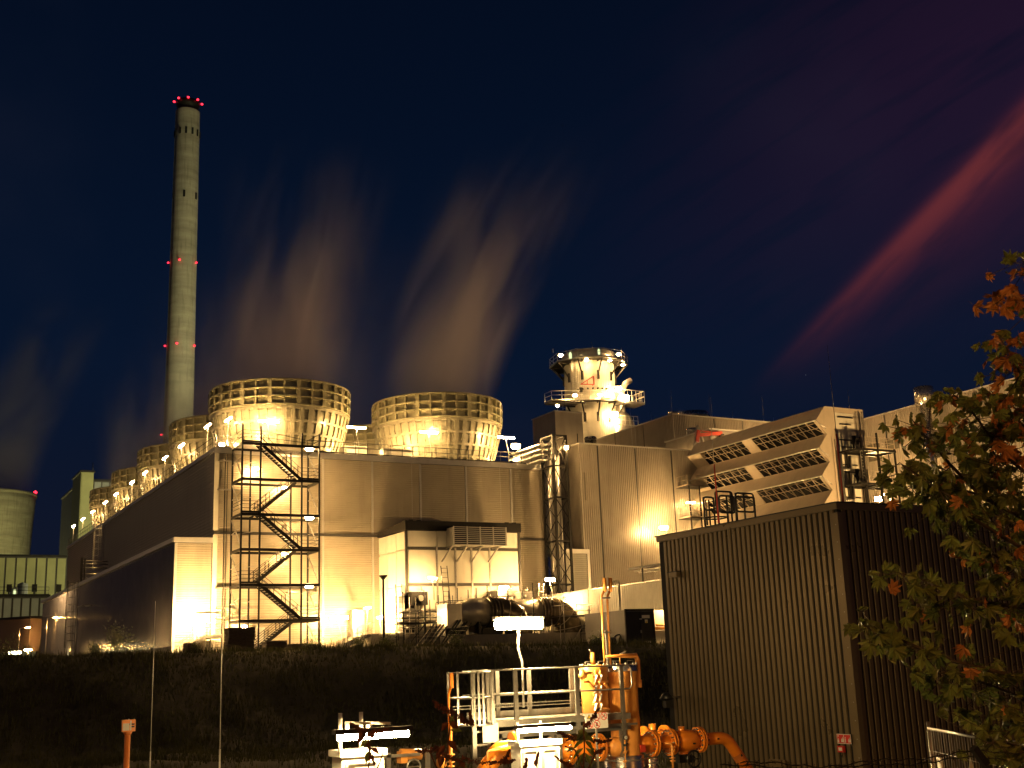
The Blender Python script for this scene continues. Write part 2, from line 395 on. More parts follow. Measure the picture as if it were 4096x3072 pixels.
for u, r, h, lb in ((380, .6, .8, 'low scrub left of the tall leafy bush on the crest'), (1545, .9, .8, 'low bush on the crest below the thin dark pole'), (1830, .9, 1.0, 'round tuft of weeds on the crest below the pale ducts'), (1250, 1.2, .6, 'low weeds in front of the stacked boards under the stair tower'), (780, .5, .9, 'thin weeds by the small landing at the annex end'), (2400, 1.4, .5, 'low weeds on the bank right of the second dark elbow duct'), (40, 1.6, 1.4, 'dark scrub at the far left edge of the crest'), (1440, .8, .9, 'weeds at the foot of the concrete steps')):
    d = ray(u, 2580); xx = None
    y = 92.0
    for _ in range(6): q = d*(y/d.y); y = crest(q.x)-.3
    bush(q.x, y, r, h, lb, 420)
# ---------------------------------------------------------------- building A: long cooling building with fans
zA = 2.0
A = thing('cooling_building', (28, 108, zA), 'long flat-roofed building clad in horizontal ribs, fan stacks on its roof', 'building')
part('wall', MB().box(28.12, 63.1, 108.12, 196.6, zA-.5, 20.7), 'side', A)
JX = [28.0, 38.5, 43.6, 48.8, 53.95, 59.2, 63.2]
ends = JX
for i in range(len(ends)-1):
    a, b = ends[i]+.12, ends[i+1]-.12
    if i == 0: a = 28.05
    for z0, z1 in ((zA, 12.86), (13.14, 20.35)):
        # split tall lower zone into boards where seams show
        for s0, s1 in (((z0, 5.3), (5.33, 6.9), (6.93, z1)) if z0 < 3 else ((z0, z1),)):
            part('cladding_panel', MB().ribs((a, 108.05, s0), (1, 0, 0), (0, 0, 1), (0, -1, 0), b-a, s1-s0, .21, .035), 'clad', A)
for x in JX[1:-1]:
    part('joint_strip', MB().box(x-.1, x+.1, 107.97, 108.1, zA, 12.86).box(x-.1, x+.1, 107.97, 108.1, 13.14, 20.35), 'trim', A)
part('flashing', MB().box(28.0, 63.2, 107.9, 108.1, 12.88, 13.12), 'darktrim', A)
part('fascia', MB().box(27.9, 63.3, 107.88, 108.11, 20.4, 20.95).box(27.9, 28.11, 108.12, 196.7, 20.62, 20.95), 'trim', A)
part('corner_trim', MB().box(27.93, 28.35, 107.93, 108.04, zA, 12.8).box(27.93, 28.35, 107.93, 108.04, 13.2, 20.38), 'white', A)
part('roof', MB().box(28.12, 63.1, 108.12, 196.6, 20.7, 20.98), 'grey', A)
yy = [108.02+i*9.82 for i in range(10)]
for i in range(9):
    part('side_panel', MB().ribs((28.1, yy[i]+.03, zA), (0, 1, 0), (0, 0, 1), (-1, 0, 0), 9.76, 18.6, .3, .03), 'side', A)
part('drain_pipe', MB().tube((28.9, 107.85, zA), (28.9, 107.85, 20.3), .05, 6).tube((29.12, 107.85, zA), (29.12, 107.85, 20.3), .035, 6), 'dark', A)
part('wall_door', MB().box(31.6, 32.9, 107.93, 108.0, zA+.1, zA+2.4), 'trim', A)
part('cable_tray', MB().box(28.3, 31.5, 107.5, 107.95, 5.2, 5.35).box(28.3, 31.5, 107.5, 107.95, 6.1, 6.25).box(28.2, 31, 107.5, 107.95, 7.9, 8.02).box(28.2, 30.6, 107.5, 107.95, 16.9, 17.0).box(28.2, 30.6, 107.5, 107.95, 19.6, 19.7).box(34.9, 38.2, 107.5, 107.95, 5.2, 5.35).box(34.9, 38.2, 107.5, 107.95, 6.1, 6.25).box(34.9, 38.2, 107.5, 107.95, 7.5, 7.62), 'galv', A)
# annex along the left side
B1 = thing('side_annex', (24.54, 108, zA), 'lower annex with a glossy ribbed side wall running back along the cooling building', 'building')
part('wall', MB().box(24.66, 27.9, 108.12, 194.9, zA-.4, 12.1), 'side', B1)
for z0, z1 in ((zA+.9, 12.0),):
    part('end_panel', MB().ribs((24.75, 108.08, z0), (1, 0, 0), (0, 0, 1), (0, -1, 0), 3.1, z1-z0, .21, .035), 'clad', B1)
part('plinth', MB().box(24.6, 27.9, 108.0, 194.9, zA-.4, zA+.85), 'conc', B1)
part('fascia', MB().box(24.4, 27.95, 107.9, 108.11, 12.05, 12.52).box(24.35, 24.65, 108.12, 195, 12.1, 12.5), 'trim', B1)
part('roof', MB().box(24.66, 27.95, 108.12, 195, 12.12, 12.45), 'dark', B1)
part('corner_trim', MB().box(24.5, 24.74, 107.93, 108.11, zA, 12.0), 'trim', B1)
yb = [108.15+i*9.6 for i in range(10)]
for i in range(9):
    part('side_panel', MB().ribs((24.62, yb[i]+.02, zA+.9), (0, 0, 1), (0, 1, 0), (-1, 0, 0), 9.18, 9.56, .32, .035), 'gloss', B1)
part('door', MB().box(26.3, 27.4, 107.9, 108.02, zA+1.3, zA+3.5), 'white', B1)
# ---------------------------------------------------------------- fan stacks
RF, NS = 7.0, 16
def prof(z):    # z relative to the seam
    if z >= 0: return RF-.12+.03*z
    k = -z/4.9; return RF-.12-1.3*k**1.35
def cbox(mb, t0, t1, z0, z1, d0, d1, nt_=2, nz_=1):
    vs = []
    for i in range(nt_+1):
        t = t0+(t1-t0)*i/nt_
        for j in range(nz_+1):
            z = z0+(z1-z0)*j/nz_
            for d in (d0, d1):
                r = prof(z)+d; vs.append((r*math.cos(t), r*math.sin(t), z))
    I = lambda i, j, d: (i*(nz_+1)+j)*2+d; fs = []
    for i in range(nt_):
        for j in range(nz_): fs += [(I(i, j, 1), I(i+1, j, 1), I(i+1, j+1, 1), I(i, j+1, 1))]
        fs += [(I(i, 0, 0), I(i+1, 0, 0), I(i+1, 0, 1), I(i, 0, 1)), (I(i, nz_, 1), I(i+1, nz_, 1), I(i+1, nz_, 0), I(i, nz_, 0))]
    for j in range(nz_): fs += [(I(0, j, 0), I(0, j, 1), I(0, j+1, 1), I(0, j+1, 0)), (I(nt_, j, 1), I(nt_, j, 0), I(nt_, j+1, 0), I(nt_, j+1, 1))]
    mb.add(vs, fs)
dt = 2*math.pi/NS
up_ = MB(); cbox(up_, -dt/2, dt/2, 0, 2.6, -.05, 0, 4)
for z0, z1, d in ((0, .12, .34), (.80, .94, .36), (1.64, 1.78, .36), (2.46, 2.64, .26)): cbox(up_, -dt/2, dt/2, z0, z1, 0, d, 3)
for t in (-dt/2, dt/2-.012): cbox(up_, t, t+.014, .1, 2.48, 0, .33, 1)
cbox(up_, -.028, .028, .1, 2.5, 0, .32, 1)
for zc in (.45, 1.3, 2.1):
    for tc_ in (-dt*.32, dt*.32): cbox(up_, tc_-.01, tc_+.01, zc-.08, zc+.08, 0, .03, 1)
lo_ = MB(); cbox(lo_, -dt/2, dt/2, -4.9, 0, -.08, 0, 4, 6)
for z0, z1 in ((-.34, -.02), (-1.62, -1.38), (-2.86, -2.62), (-4.1, -3.86), (-4.9, -4.75)): cbox(lo_, -dt/2, dt/2, z0, z1, 0, .24, 3)
for tc_, wd in ((-dt/2+.018, .018), (-dt/6, .026), (dt/6, .026), (dt/2-.018, .018)): cbox(lo_, tc_-wd, tc_+wd, -4.75, -.3, 0, .22, 1, 6)
for tc_ in (-dt/3, 0, dt/3):
    for z0, z1 in ((-1.3, -.42), (-2.54, -1.7), (-3.78, -2.94)): cbox(lo_, tc_-.040, tc_+.040, z0+.05, z1-.05, 0, .05, 1, 1)
ME_UP, ME_LO = up_.mesh('upper_panel'), lo_.mesh('lower_panel')
ME_UP.materials.append(M['grpd']); ME_LO.materials.append(M['grp'])
hub = MB().lathe(0, 0, [(0, .5), (1.2, .4), (1.3, -.4), (0, -.4)], 16)
for k in range(6):
    a = k*math.pi/3; hub.bar((1.1*math.cos(a), 1.1*math.sin(a), 0), (5.6*math.cos(a), 5.6*math.sin(a), 0), .9, .06)
ME_H = hub.mesh('fan_blades'); ME_H.materials.append(M['dark'])
lip = MB(); lip.lathe(0, 0, [(RF+.05, 2.60), (RF+.18, 2.62), (RF+.18, 2.68), (RF-.2, 2.68), (RF-.2, 2.5)], 72)
ME_L = lip.mesh('rim'); ME_L.materials.append(M['grp'])
FANS = [(36.84, 116.5+17.74*k, n) for k, n in enumerate(('fan stack at the near left corner of the roof, behind the stair tower', 'second fan stack from the near corner along the roof edge', 'third fan stack from the near corner along the roof edge', 'fourth fan stack from the near corner along the roof edge', 'farthest fan stack on the roof edge, before the olive tower'))]
FANS += [(54.83, 116.5, 'fan stack on the right half of the roof, above the white enclosure'), (54.83, 134.24, 'dark fan stack half hidden between the two large front ones')]
for x, y, lb in FANS:
    t = thing('fan_stack', (x, y, 25.9), 'round flared '+lb, 'fan stack', 'fan stacks on the cooling building roof')
    off = random.random()*dt
    for k in range(NS):
        for nm, me in (('upper_panel', ME_UP), ('lower_panel', ME_LO)):
            o = link(nm, me, None, t); o.rotation_euler = (0, 0, k*dt+off)
    o = link('rim', ME_L, None, t); o = link('fan_blades', ME_H, None, t); o.location = (0, 0, -3.4)
# roof railing
railing('roof_railing', 'grey railing along the front roof edge of the cooling building', [(63.1, 108.05, 20.98), (36.9, 108.05, 20.98)], 1.15, 1.25, 'dark', .032)
railing('roof_railing', 'long railing on the side roof edge running back past five fan stacks', [(28.1, 109.6, 20.98), (28.1, 196.3, 20.98)], 1.15, 1.6, 'dark', .03)
railing('roof_railing', 'short railing at the near roof corner beside the top stair landing', [(28.25, 109.3, 20.98), (28.25, 108.2, 20.98), (29.3, 108.2, 20.98)], 1.15, 1.1)
for i, (x, y, s) in enumerate(((33.38, 108.5, 'directly in front of the left fan stack'), (42.38, 108.5, 'between the two large front fan stacks'), (50.29, 108.5, 'in front of the right fan stack'), (59.34, 108.5, 'right of the right fan stack'))):
    tube_lamp((x, y, 20.98), 2.85, 0, 'tube lamp on the front roof edge, '+s, 4600, 2.0, 'roof edge lamps', rt_=.09)
nth = ['nearest', 'second', 'third', 'fourth', 'fifth', 'sixth', 'seventh', 'eighth', 'ninth', 'tenth', 'last']
for i, y in enumerate((109.2, 112.7, 123.4, 131, 141.4, 149, 159.2, 166.9, 176.9, 185.3, 193.9)):
    tube_lamp((28.35 if i else 29.4, y, 20.98), 2.9, math.pi/2, nth[i]+' tube lamp of the row along the side roof edge', 2200, 2.0, 'roof edge lamps', rt_=.09)
bulkhead((60.3, 108.6, 22.9), 'bright floodlight on the roof where the pipe bridge starts', 2500, (.9, .5, .5))
bulkhead((29.0, 109.6, 21.5), 'small floodlight low on the roof at the near corner', 1200, (.5, .3, .3))
tk = MB().box(41.2, 43.3, 110, 111, 21, 22.0).box(45.4, 48.3, 109.6, 110.6, 21, 22.05)
for a, b, l in ((41.2, 43.6, 'left'), (45.4, 48.6, 'right')):
    solo('roof_unit', MB().box(a, b, 109.4, 110.6, 20.99, 22.0).box(a-.05, b+.05, 109.3, 110.7, 22.0, 22.08).box(a+.2, a+.3, 109.3, 109.4, 21.1, 21.9), 'white', 'low white box on the roof edge, %s of two between fan stacks' % l, 'roof unit')
for x, y, l in ((30.4, 109.4, 'at the left foot of the near corner fan stack'), (43.9, 111.5, 'right of the left front fan stack'), (47.6, 112.4, 'left of the right front fan stack'), (62.2, 112.0, 'at the right foot of the right fan stack'), (45.9, 126.0, 'between the front and second fan rows')):
    bulkhead((x, y, 21.5), 'low roof floodlight pointing up, '+l, 2600, (.5, .35, .3), 'low roof floodlights', up=True)  # added uplights that brighten the upper fan bands and the steam
# side wall caged ladder
def caged_ladder(x, y, z0, z1, label, m='galv', cage_from=2.4, w_=.5, nx=-1, axis_='x', parent=None, rr=.38):
    t = parent or thing('caged_ladder', (x, y, z0), label, 'ladder')
    def q(o, s, z): return (x+o*nx, y+s, z) if axis_ == 'x' else (x+s, y+o*nx, z)
    st_ = MB()
    for s in (-w_/2, w_/2): st_.bar(q(0, s, z0), q(0, s, z1+1), .06)
    part('stringer', st_, m, t)
    rg = [q(0, 0, z0+.3*k) for k in range(1, int((z1-z0)/.3))]
    if len(rg) < 60 : repeat('rung', MB().tube(*( ((0, -w_/2, 0), (0, w_/2, 0)) if axis_ == 'x' else ((-w_/2, 0, 0), (w_/2, 0, 0)) ), .015, 5), m, t, rg)
    hp, vb = MB(), MB(); z = z0+cage_from; angs = [math.pi*k/8 for k in range(9)]
    while z <= z1+1:
        pts = [q(rr*1.6*math.sin(a), -rr*math.cos(a), z) for a in angs]; hp.pipe(pts, .02, 4, caps=False); z += .9
    for a in (angs[1], angs[3], angs[4], angs[5], angs[7]): vb.bar(q(rr*1.6*math.sin(a), -rr*math.cos(a), z0+cage_from), q(rr*1.6*math.sin(a), -rr*math.cos(a), z1+1), .04, .012)
    part('hoop', hp, m, t); part('cage_bar', vb, m, t)
    return t
a = P(415, 2150, 'X', 27.9); caged_ladder(27.9, a.y, 14.6, 21.2, 'pale caged ladder hanging high on the side wall below the last fan stack', w_=.7, cage_from=0, rr=.8)
part_y = P(310, 2400, 'X', 24.4).y
caged_ladder(24.35, part_y, zA, 11.8, 'dark caged ladder on the glossy annex wall behind a thin lamp post', 'dark', w_=.8, rr=.8)
a = P(325, 2290, 'X', 24.6); rl = thing('pipe_rack', (24.6, a.y, 12.5), 'stack of pale pipes bridging from annex roof to the cooling building wall', 'pipes')
for k, z in enumerate((13.0, 13.6, 14.4, 14.9, 15.3)): part('pipe', MB().tube((24.6, a.y, z), (27.95, a.y+.3*k, z), .09, 8), 'galv', rl)
part('frame', MB().bar((24.6, a.y, 12.5), (24.6, a.y, 15.7), .25).bar((24.9, a.y-.5, 12.5), (24.9, a.y-.5, 15.5), .15), 'dark', rl)
# ---------------------------------------------------------------- steel stair tower in front of A
S = thing('stair_tower', (29.38, 103.92, zA), 'open dark steel stair tower zigzagging up the front wall', 'stair tower')
XL, XR, YF, YB_ = 29.38, 36.67, 103.92, 107.1
XI, XO = 31.08, 34.98
lv = [zA, 4.95, 8.07, 11.2, 14.35, 17.55, 20.8]
for x in (XL, XI, XO, XR):
    zt = 22.4 if x in (XL, XI) else 21.9
    part('post', MB().box(x-.07, x+.07, YF-.07, YF+.07, zA, zt if x != XO else 21.9), 'dark', S)
    part('post', MB().box(x-.07, x+.07, YB_-.07, YB_+.07, zA, 20.7), 'dark', S)
for k, z in enumerate(lv[1:]):
    part('beam', MB().box(XL, XR, YF-.09, YF+.09, z-.26, z-.02), 'dark', S)
    part('beam', MB().box(XL, XR, YB_-.07, YB_+.07, z-.24, z-.02), 'dark', S)
    for x in (XL, XR):
        part('beam', MB().box(x-.08, x+.08, YF+.09, YB_-.07, z-.25, z-.03), 'dark', S)
    left = k % 2 == 1
    # landing
    a, b = (XL, XI) if left else (XO, XR)
    ld = MB()
    for j in range(9): ld.box(a+.08+(b-a-.16)*j/9, a+.06+(b-a-.16)*(j+.82)/9, YF+.12, YB_-.1, z, z+.03)
    part('landing', ld, 'galv', S)
    rl = MB(); E_ = XL if left else XR
    for h in (.45, .78, 1.1):
        rl.tube((E_, YF, z+h), (E_, YB_, z+h), .022, 5); rl.tube((a, YF, z+h), (b, YF, z+h), .022, 5)
    rl.bar((a, YF-.02, z+.09), (b, YF-.02, z+.09), .02, .16)
    part('landing_railing', rl, 'dark', S)
# cross bracing on the side bays
for k in range(6):
    z0, z1 = lv[k], lv[k+1]
    br = MB()
    br.bar((XL, YB_ if k % 2 else YB_, z1-.3), (XL, YF, z0+.1), .09)
    br.bar((XR, YB_, z1-.3), (XR, YF, z0+.1), .09)
    br.bar((XL, YF, (z0+z1)/2+.3), (XL, YB_, (z0+z1)/2-.1), .05); br.bar((XR, YF, (z0+z1)/2), (XR, YB_, (z0+z1)/2+.1), .05)
    br.bar((XL, YB_, (z0+z1)/2-.1), (XI, YF+1.5, (z0+z1)/2+.1), .04)
    part('brace', br, 'galv', S)
# flights
def flight(xa, za, xb, zb, yc, wd, n, parent, m='dark', treadm='galv', rails=(1, 1), step_y=False):
    for s in (-1, 1):
        y = yc+s*wd/2
        part('stringer', MB().bar((xa, y, za), (xb, y, zb), .05, .30), m, parent)
        if rails[0 if s < 0 else 1]:
            r = MB()
            for h in (.58, 1.05): r.tube((xa, y, za+h), (xb, y, zb+h), .024, 6)
            for k in range(4):
                f = (k+.3)/3.6; p = (xa+(xb-xa)*f, y, za+(zb-za)*f); r.bar(p, (p[0], p[1], p[2]+1.05), .06)
            part('flight_railing', r, m, parent)
    d = (xb-xa)/n
    me = MB().box(-.14, .14, -wd/2+.03, wd/2-.03, -.02, .02).mesh('tread'); me.materials.append(M[treadm])
    for k in range(n):
        o = link('tread', me, None, parent); o.location = Vector((xa+d*(k+.5), yc, za+(zb-za)*(k+.7)/n)) - worg(parent)
for k in range(6):
    z0, z1 = lv[k], lv[k+1]
    if k % 2 == 0: flight(XI, z0, XO, z1, YB_-.85, 1.15, 16, S)     # up to the right, rear lane
    else: flight(XO, z0, XI, z1, YF+.75, 1.15, 16, S)               # up to the left, front lane
# top bridge onto the roof
part('top_landing', MB().box(XL, XR, YF+.1, 108.0, 20.76, 20.82), 'galv', S)
tr_ = MB()
for h in (.5, 1.1): tr_.tube((XI, YF, 20.8+h), (XR, YF, 20.8+h*.25), .025, 5); tr_.tube((XL, YF, 20.8+h), (XL, 108, 20.8+h), .025, 5); tr_.tube((XR, YF, 20.8+h), (XR, 108, 20.8+h), .025, 5)
part('top_railing', tr_, 'dark', S)
for z, s in ((20.55, 'top'), (14.1, 'middle'), (7.85, 'lowest')):
    bulkhead((35.9, 104.4, z), 'glowing floodlight under the right landing of the stair tower, %s of three' % s, 2300, (.8, .45, .35), 'stair tower lights')
for z, s in ((17.2, 'fifth'), (11.0, 'third')):
    bulkhead((34.3, 106.9, z), 'small light behind the %s flight of the stair tower' % s, 1500, (.4, .25, .2), 'stair tower lights')
bulkhead((30.6, 106.6, 4.4), 'small light low at the back of the stair tower, left side', 1700, (.4, .25, .2), 'stair tower lights')
bulkhead((31.6, 107.0, 18.9), 'small light high at the back of the stair tower, left side', 1900, (.4, .25, .2), 'stair tower lights')
# stacked dark boards / crates in front of the tower
def crate(u0, u1, v0, v1, Y, label, m='wood', depth=1.4, planks=7):
    a = P(u0, v1, 'Y', Y); b = P(u1, v0, 'Y', Y); t = thing('board_stack', a, label, 'board stack')
    z0 = plateau(a.x)-.02; n = planks
    for k in range(n):
        za, zb = z0+.15+(b.z-z0-.15)*k/n, z0+.15+(b.z-z0-.15)*(k+.93)/n; j = random.uniform(-.05, .05)
        part('board', MB().box(a.x+j, b.x+j, Y+random.uniform(0, .05), Y+depth, za, zb), m, t)
    for k in range(3):
        x = a.x+(b.x-a.x)*(k+.1)/2.4; part('bearer', MB().box(x, x+.18, Y+.02, Y+depth, z0-.3, z0+.14), m, t)
crate(914, 1022, 2508, 2603, 97.5, 'tall dark stack of boards on bearers, left of the stair tower foot')
crate(1066, 1098, 2565, 2603, 97.5, 'small dark stack left of the lower board stack under the stairs', planks=3)
crate(1100, 1150, 2560, 2603, 97.5, 'lower dark stack of boards under the stair tower', planks=4)
crate(1170, 1225, 2574, 2604, 97.5, 'flat heap of thin sheets right of the board stacks, left heap', planks=9)
crate(1228, 1280, 2574, 2604, 97.5, 'flat heap of thin sheets at the right tower leg', planks=9)
crate(750, 773, 2570, 2603, 97.5, 'narrow dark block by the landing stairs at the annex end', planks=2)
# small landing with stairs at the annex end
a = P(812, 2515, 'Y', 105.5); b = P(885, 2515, 'Y', 105.5)
lz = 3.6
t = thing('entrance_stairs', (a.x, 105.5, zA), 'small steel landing and stairs with tube railing at the annex door', 'stairs')
part('landing', MB().box(a.x, b.x, 104.8, 107.6, lz-.15, lz), 'galv', t)
c0 = P(722, 2590, 'Y', 105.0)
flight(c0.x, zA+.1, a.x, lz, 105.2, 1.0, 8, t, 'galv')
railing('r', '', [(a.x, 104.8, lz), (b.x, 104.8, lz), (b.x, 107.4, lz)], 1.1, 1.0, 'galv', .025, parent=t)
part('leg', MB().box(a.x, a.x+.1, 104.8, 104.9, zA, lz-.15), 'galv', t); part('leg', MB().box(b.x-.1, b.x, 104.8, 104.9, zA, lz-.15), 'galv', t)
# T-shaped lamp facing the annex end wall
q = P(830, 2450, 'Y', 104.4)
t = thing('tube_lamp', (q.x, 104.4, lz), 'tube lamp at the annex landing throwing white glare on the wall', 'lamp')
part('pole', MB().pipe([(q.x, 104.4, lz), (q.x+.02, 104.4, lz+1.2), (q.x-.05, 104.4, lz+1.5), (q.x, 104.4, q.z)], .03, 6), 'galv', t)
part('housing', MB().bar((q.x-1.0, 104.4, q.z), (q.x+1.0, 104.4, q.z), .12, .14), 'galv', t)
part('tube', MB().tube((q.x-.95, 104.52, q.z), (q.x+.95, 104.52, q.z), .06, 8), lampmat(15000, 2*math.pi*.06*1.9), t)
# ---------------------------------------------------------------- concrete base and small stairs right of the tower
XP = P(1440, 2510, 'Y', 103).x
Pz = 3.25
pb = thing('concrete_platform', (XP, 100, zA), 'raised concrete slab carrying the white enclosure and the ducts', 'platform')
part('slab', MB().box(XP, 57.5, 100.2, 107.9, 1.2, Pz), 'conc', pb)
part('slab', MB().box(46.2, 63.5, 94.2, 100.1, .8, 2.9), 'conc', pb)
railing('r', '', [(XP, 100.35, Pz), (45.5, 100.35, Pz)], 1.1, 1.35, 'galv', parent=pb)
t = thing('platform_stairs', (XP-3.4, 101, zA), 'steel stairs with pale tube railings climbing right to the concrete slab', 'stairs')
flight(XP-3.4, zA, XP, Pz, 101.0, 1.1, 7, t, 'galv')
railing('roof_railing', 'low tube railing against the wall left of the concrete slab', [(XP-2.6, 106.8, Pz), (XP, 106.8, Pz)], 1.1, 1.3)
q = P(1366, 2470, 'Y', 104.5)
tube_lamp((q.x, 104.5, zA), q.z-zA, 0, 'large glowing tube lamp on a thin pole left of the concrete slab stairs', 4500, 1.7, rt_=.14)
q = P(1466, 2432, 'Y', 105.5)
tube_lamp((q.x, 105.5, Pz), q.z-Pz, math.pi/2, 'slim lamp seen edge on, left of the white enclosure corner', 3500, 1.4)
part('wall_cabinet', MB().box(XP+.9, XP+2.1, 107.2, 107.9, Pz, Pz+2.6), 'trim', pb)
# ---------------------------------------------------------------- white enclosure
K = thing('turbine_enclosure', (44.2, 101.3, Pz), 'bright white panelled enclosure with dark roof band and louvred intake', 'enclosure')
x0, x1, y0, y1 = 44.2, 56.2, 101.3, 107.95
part('wall', MB().box(x0+.08, x1-.08, y0+.08, y1, Pz, 12.75), 'white', K)
cols = [x0+.12, 47.3, 49.25, 50.95, 52.9, x1-.12]
for i in range(5):
    for z0, z1 in ((Pz, 7.6), (7.95, 10.95), (11.3, 12.75)):
        if z0 > 11 and 0 < i < 4: pass
        part('panel', MB().box(cols[i]+.09, cols[i+1]-.09, y0-.02, y0+.1, z0, z1), 'white', K)
for x in cols[1:-1]: part('mullion', MB().box(x-.09, x+.09, y0-.06, y0+.08, Pz, 11.3), 'galv', K)
for z in (7.6, 10.95): part('band', MB().box(x0+.1, x1-.1, y0-.035, y0+.09, z+.04, z+.31), 'darktrim', K)
for x in (x0, x1): part('corner_post', MB().box(x-.1, x+.1, y0-.08, y0+.12, Pz, 12.8), 'darktrim', K)
ys = [y0+.15, y0+2.3, y0+4.5, y1-.05]
for i in range(3):
    for z0, z1 in ((Pz, 7.6), (7.75, 10.9), (11.1, 12.7)):
        part('side_panel', MB().box(x0-.03, x0+.09, ys[i]+.05, ys[i+1]-.05, z0, z1), 'white', K)
rf = MB().prism([(x0-.15, y0-.25, 12.8), (x0-.15, y0-.25, 13.68), (x0-.15, y1, 13.15), (x0-.15, y1, 12.8)], (0, 0, 0), (x1-x0+.3, 0, 0)); part('roof', rf, 'dark', K)
for x in (44.6, 45.4, 54.8, 55.6): part('roof_lug', MB().box(x, x+.35, y0, y0+.3, 13.6, 13.78), 'dark', K)
lx0, lx1, ly = 48.3, 53.85, 99.55
part('intake_box', MB().box(lx0, lx1, ly+.12, y0-.05, 11.3, 13.0), 'trim', K)
part('intake_back', MB().box(lx0+.05, lx1-.05, ly+.09, ly+.12, 11.32, 12.98), 'louv', K)
me = MB().box(0, lx1-lx0, -.04, .05, 0, .06)
repeat('louvre_slat', MB().bar((0, 0, 0), (lx1-lx0, 0, 0), .10, .05), 'trim', K, [(lx0, ly, 11.35+.182*k) for k in range(10)])
repeat('louvre_post', MB().box(-.04, .04, -.06, .06, 0, 1.75), 'trim', K, [(lx0+(lx1-lx0)*k/4, ly, 11.3) for k in range(5)])
for x in (48.4, 49.95, 51.5, 53.3): part('bracket', MB().bar((x-.1, ly+.4, 11.25), (x-.6, y0-.1, 9.9), .12).bar((x-.1, ly+.3, 11.22), (x-.1, y0, 11.22), .12), 'galv', K)
for x, yb2 in ((45.2, 102), (54.7, 102)):
    q = MB().tube((x, 102, 13.6), (x, 102, 20.2 if x < 50 else 19.4), .025, 5, .012)
    solo('lightning_rod', q, 'trim', 'thin lightning rod standing on the dark roof of the white enclosure, '+('left' if x < 50 else 'right')+' one', 'rod', (x, 102, 13.6))
bulkhead((53.1, 99.0, 7.3), 'blazing wall light under the louvred intake of the white enclosure', 2400, (.9, .35, .3))
# very bright light at the enclosure's left foot
tube_lamp((42.3, 103.2, Pz), 1.7, math.pi/2, 'low lamp beside the left wall of the white enclosure, washing it white', 9000, 1.2, crank=False, hood=False)
# lamp post dark (unlit) and others on the yard
q = P(1533, 2318, 'Y', 95); qb = P(1548, 2600, 'Y', 95)
t = thing('lamp_post', (q.x, 95, 1.8), 'thin dark unlit lamp post with a small dish head before the white enclosure', 'lamp post')
part('pole', MB().tube((q.x, 95, 1.5), (q.x, 95, q.z), .13, 8, .09), 'dark', t)
part('head', MB().lathe(q.x, 95, [(0, q.z-.05), (.12, q.z), (.36, q.z+.3), (.36, q.z+.36), (0, q.z+.38)], 12), 'dark', t)
# ---------------------------------------------------------------- ducts, scaffolds, ladders
def c5(u, v): return 1300+u*1100/2212, 2000+v*1100/2212
def c4(u, v): return 1500+u*600/2212, 2250+v*600/2212
def duct(uc, vc, Y, R_, label, x_from):
    c = P(uc, vc, 'Y', Y); t = thing('duct', (c.x, Y, 1.5), label, 'duct', 'elbow ducts in front of the enclosure')
    part('straight', MB().pipe([(x_from-1.0, Y, c.z), (x_from-.35, Y, c.z), (x_from, Y, c.z), (c.x, Y, c.z)], R_, 28, radii=[R_*.7, R_*.75, R_*.93, R_*.93]), 'duct', t)
    part('machine_casing', MB().box(x_from-2.4, x_from-.95, Y-.9, Y+1.2, 2.9, c.z+.7), 'duct', t); part('machine_base', MB().box(x_from-2.7, x_from-.7, Y-1.1, Y+1.3, 2.85, 3.5), 'dark', t)
    part('duct_support', MB().box(x_from+.6, x_from+.85, Y-1.0, Y+1.0, 2.85, c.z-.9), 'dark', t)
    for k in range(4):
        rg = link('clamp_ring', MB().lathe(0, 0, [(R_*.9, -.07), (R_*1.1, -.07), (R_*1.1, .07), (R_*.9, .07)], 28).mesh('clamp_ring'), 'rubber', t)
        rg.matrix_basis = Matrix.Translation((k*.33, 0, c.z-1.5)) @ Matrix.Rotation(math.pi/2, 4, 'Y')
    pts = []; rc = R_*1.45
    for k in range(9):
        a = k/8*math.pi/2; pts.append((c.x+1.4+rc*math.sin(a), Y, c.z-rc+rc*math.cos(a)))
    pts = [(c.x, Y, c.z)]+pts+[(pts[-1][0], Y, .9)]
    part('elbow', MB().pipe(pts, R_, 28), 'rubber', t)
    for k in (2, 5, 8):
        p = Vector(pts[k]); d = (Vector(pts[k+1])-Vector(pts[k-1])).normalized()
        part('seam_ring', MB().pipe([p-d*.03, p+d*.03], R_*1.02, 28), 'duct', t)
    x = pts[-1][0]
    part('base_ring', MB().lathe(x, Y, [(R_*1.02, 1.4), (R_*1.12, 1.4), (R_*1.12, 1.9), (R_*1.02, 1.9)], 28), 'signy', t)
duct(1945, 2447, 95.6, 1.28, 'pale duct ending in a dark wrapped elbow that turns down, behind the foreground lamp', 47.5)
duct(2152, 2447, 97.2, 1.28, 'right of the two dark wrapped elbow ducts, turning down by the scaffold', 52.0)
def ladder(a, b, wd, label, m='dark', n=None):
    a, b = Vector(a), Vector(b); t = thing('ladder', a, label, 'ladder', 'ladders on the scaffolds')
    for s in (-wd/2, wd/2): part('stringer', MB().bar(a+Vector((s, 0, 0)), b+Vector((s, 0, 0)), .07, .05), m, t)
    n = n or int((b-a).length/.42)
    repeat('rung', MB().tube((-wd/2, 0, 0), (wd/2, 0, 0), .022, 5), m, t, [a.lerp(b, (k+.5)/n) for k in range(n)])
a, b = P(*c4(1110, 1090), 'Y', 98.2), P(*c4(1015, 50), 'Y', 98.8); ladder(a, b, .62, 'tall dark ladder leaning against the scaffold in front of the white enclosure')
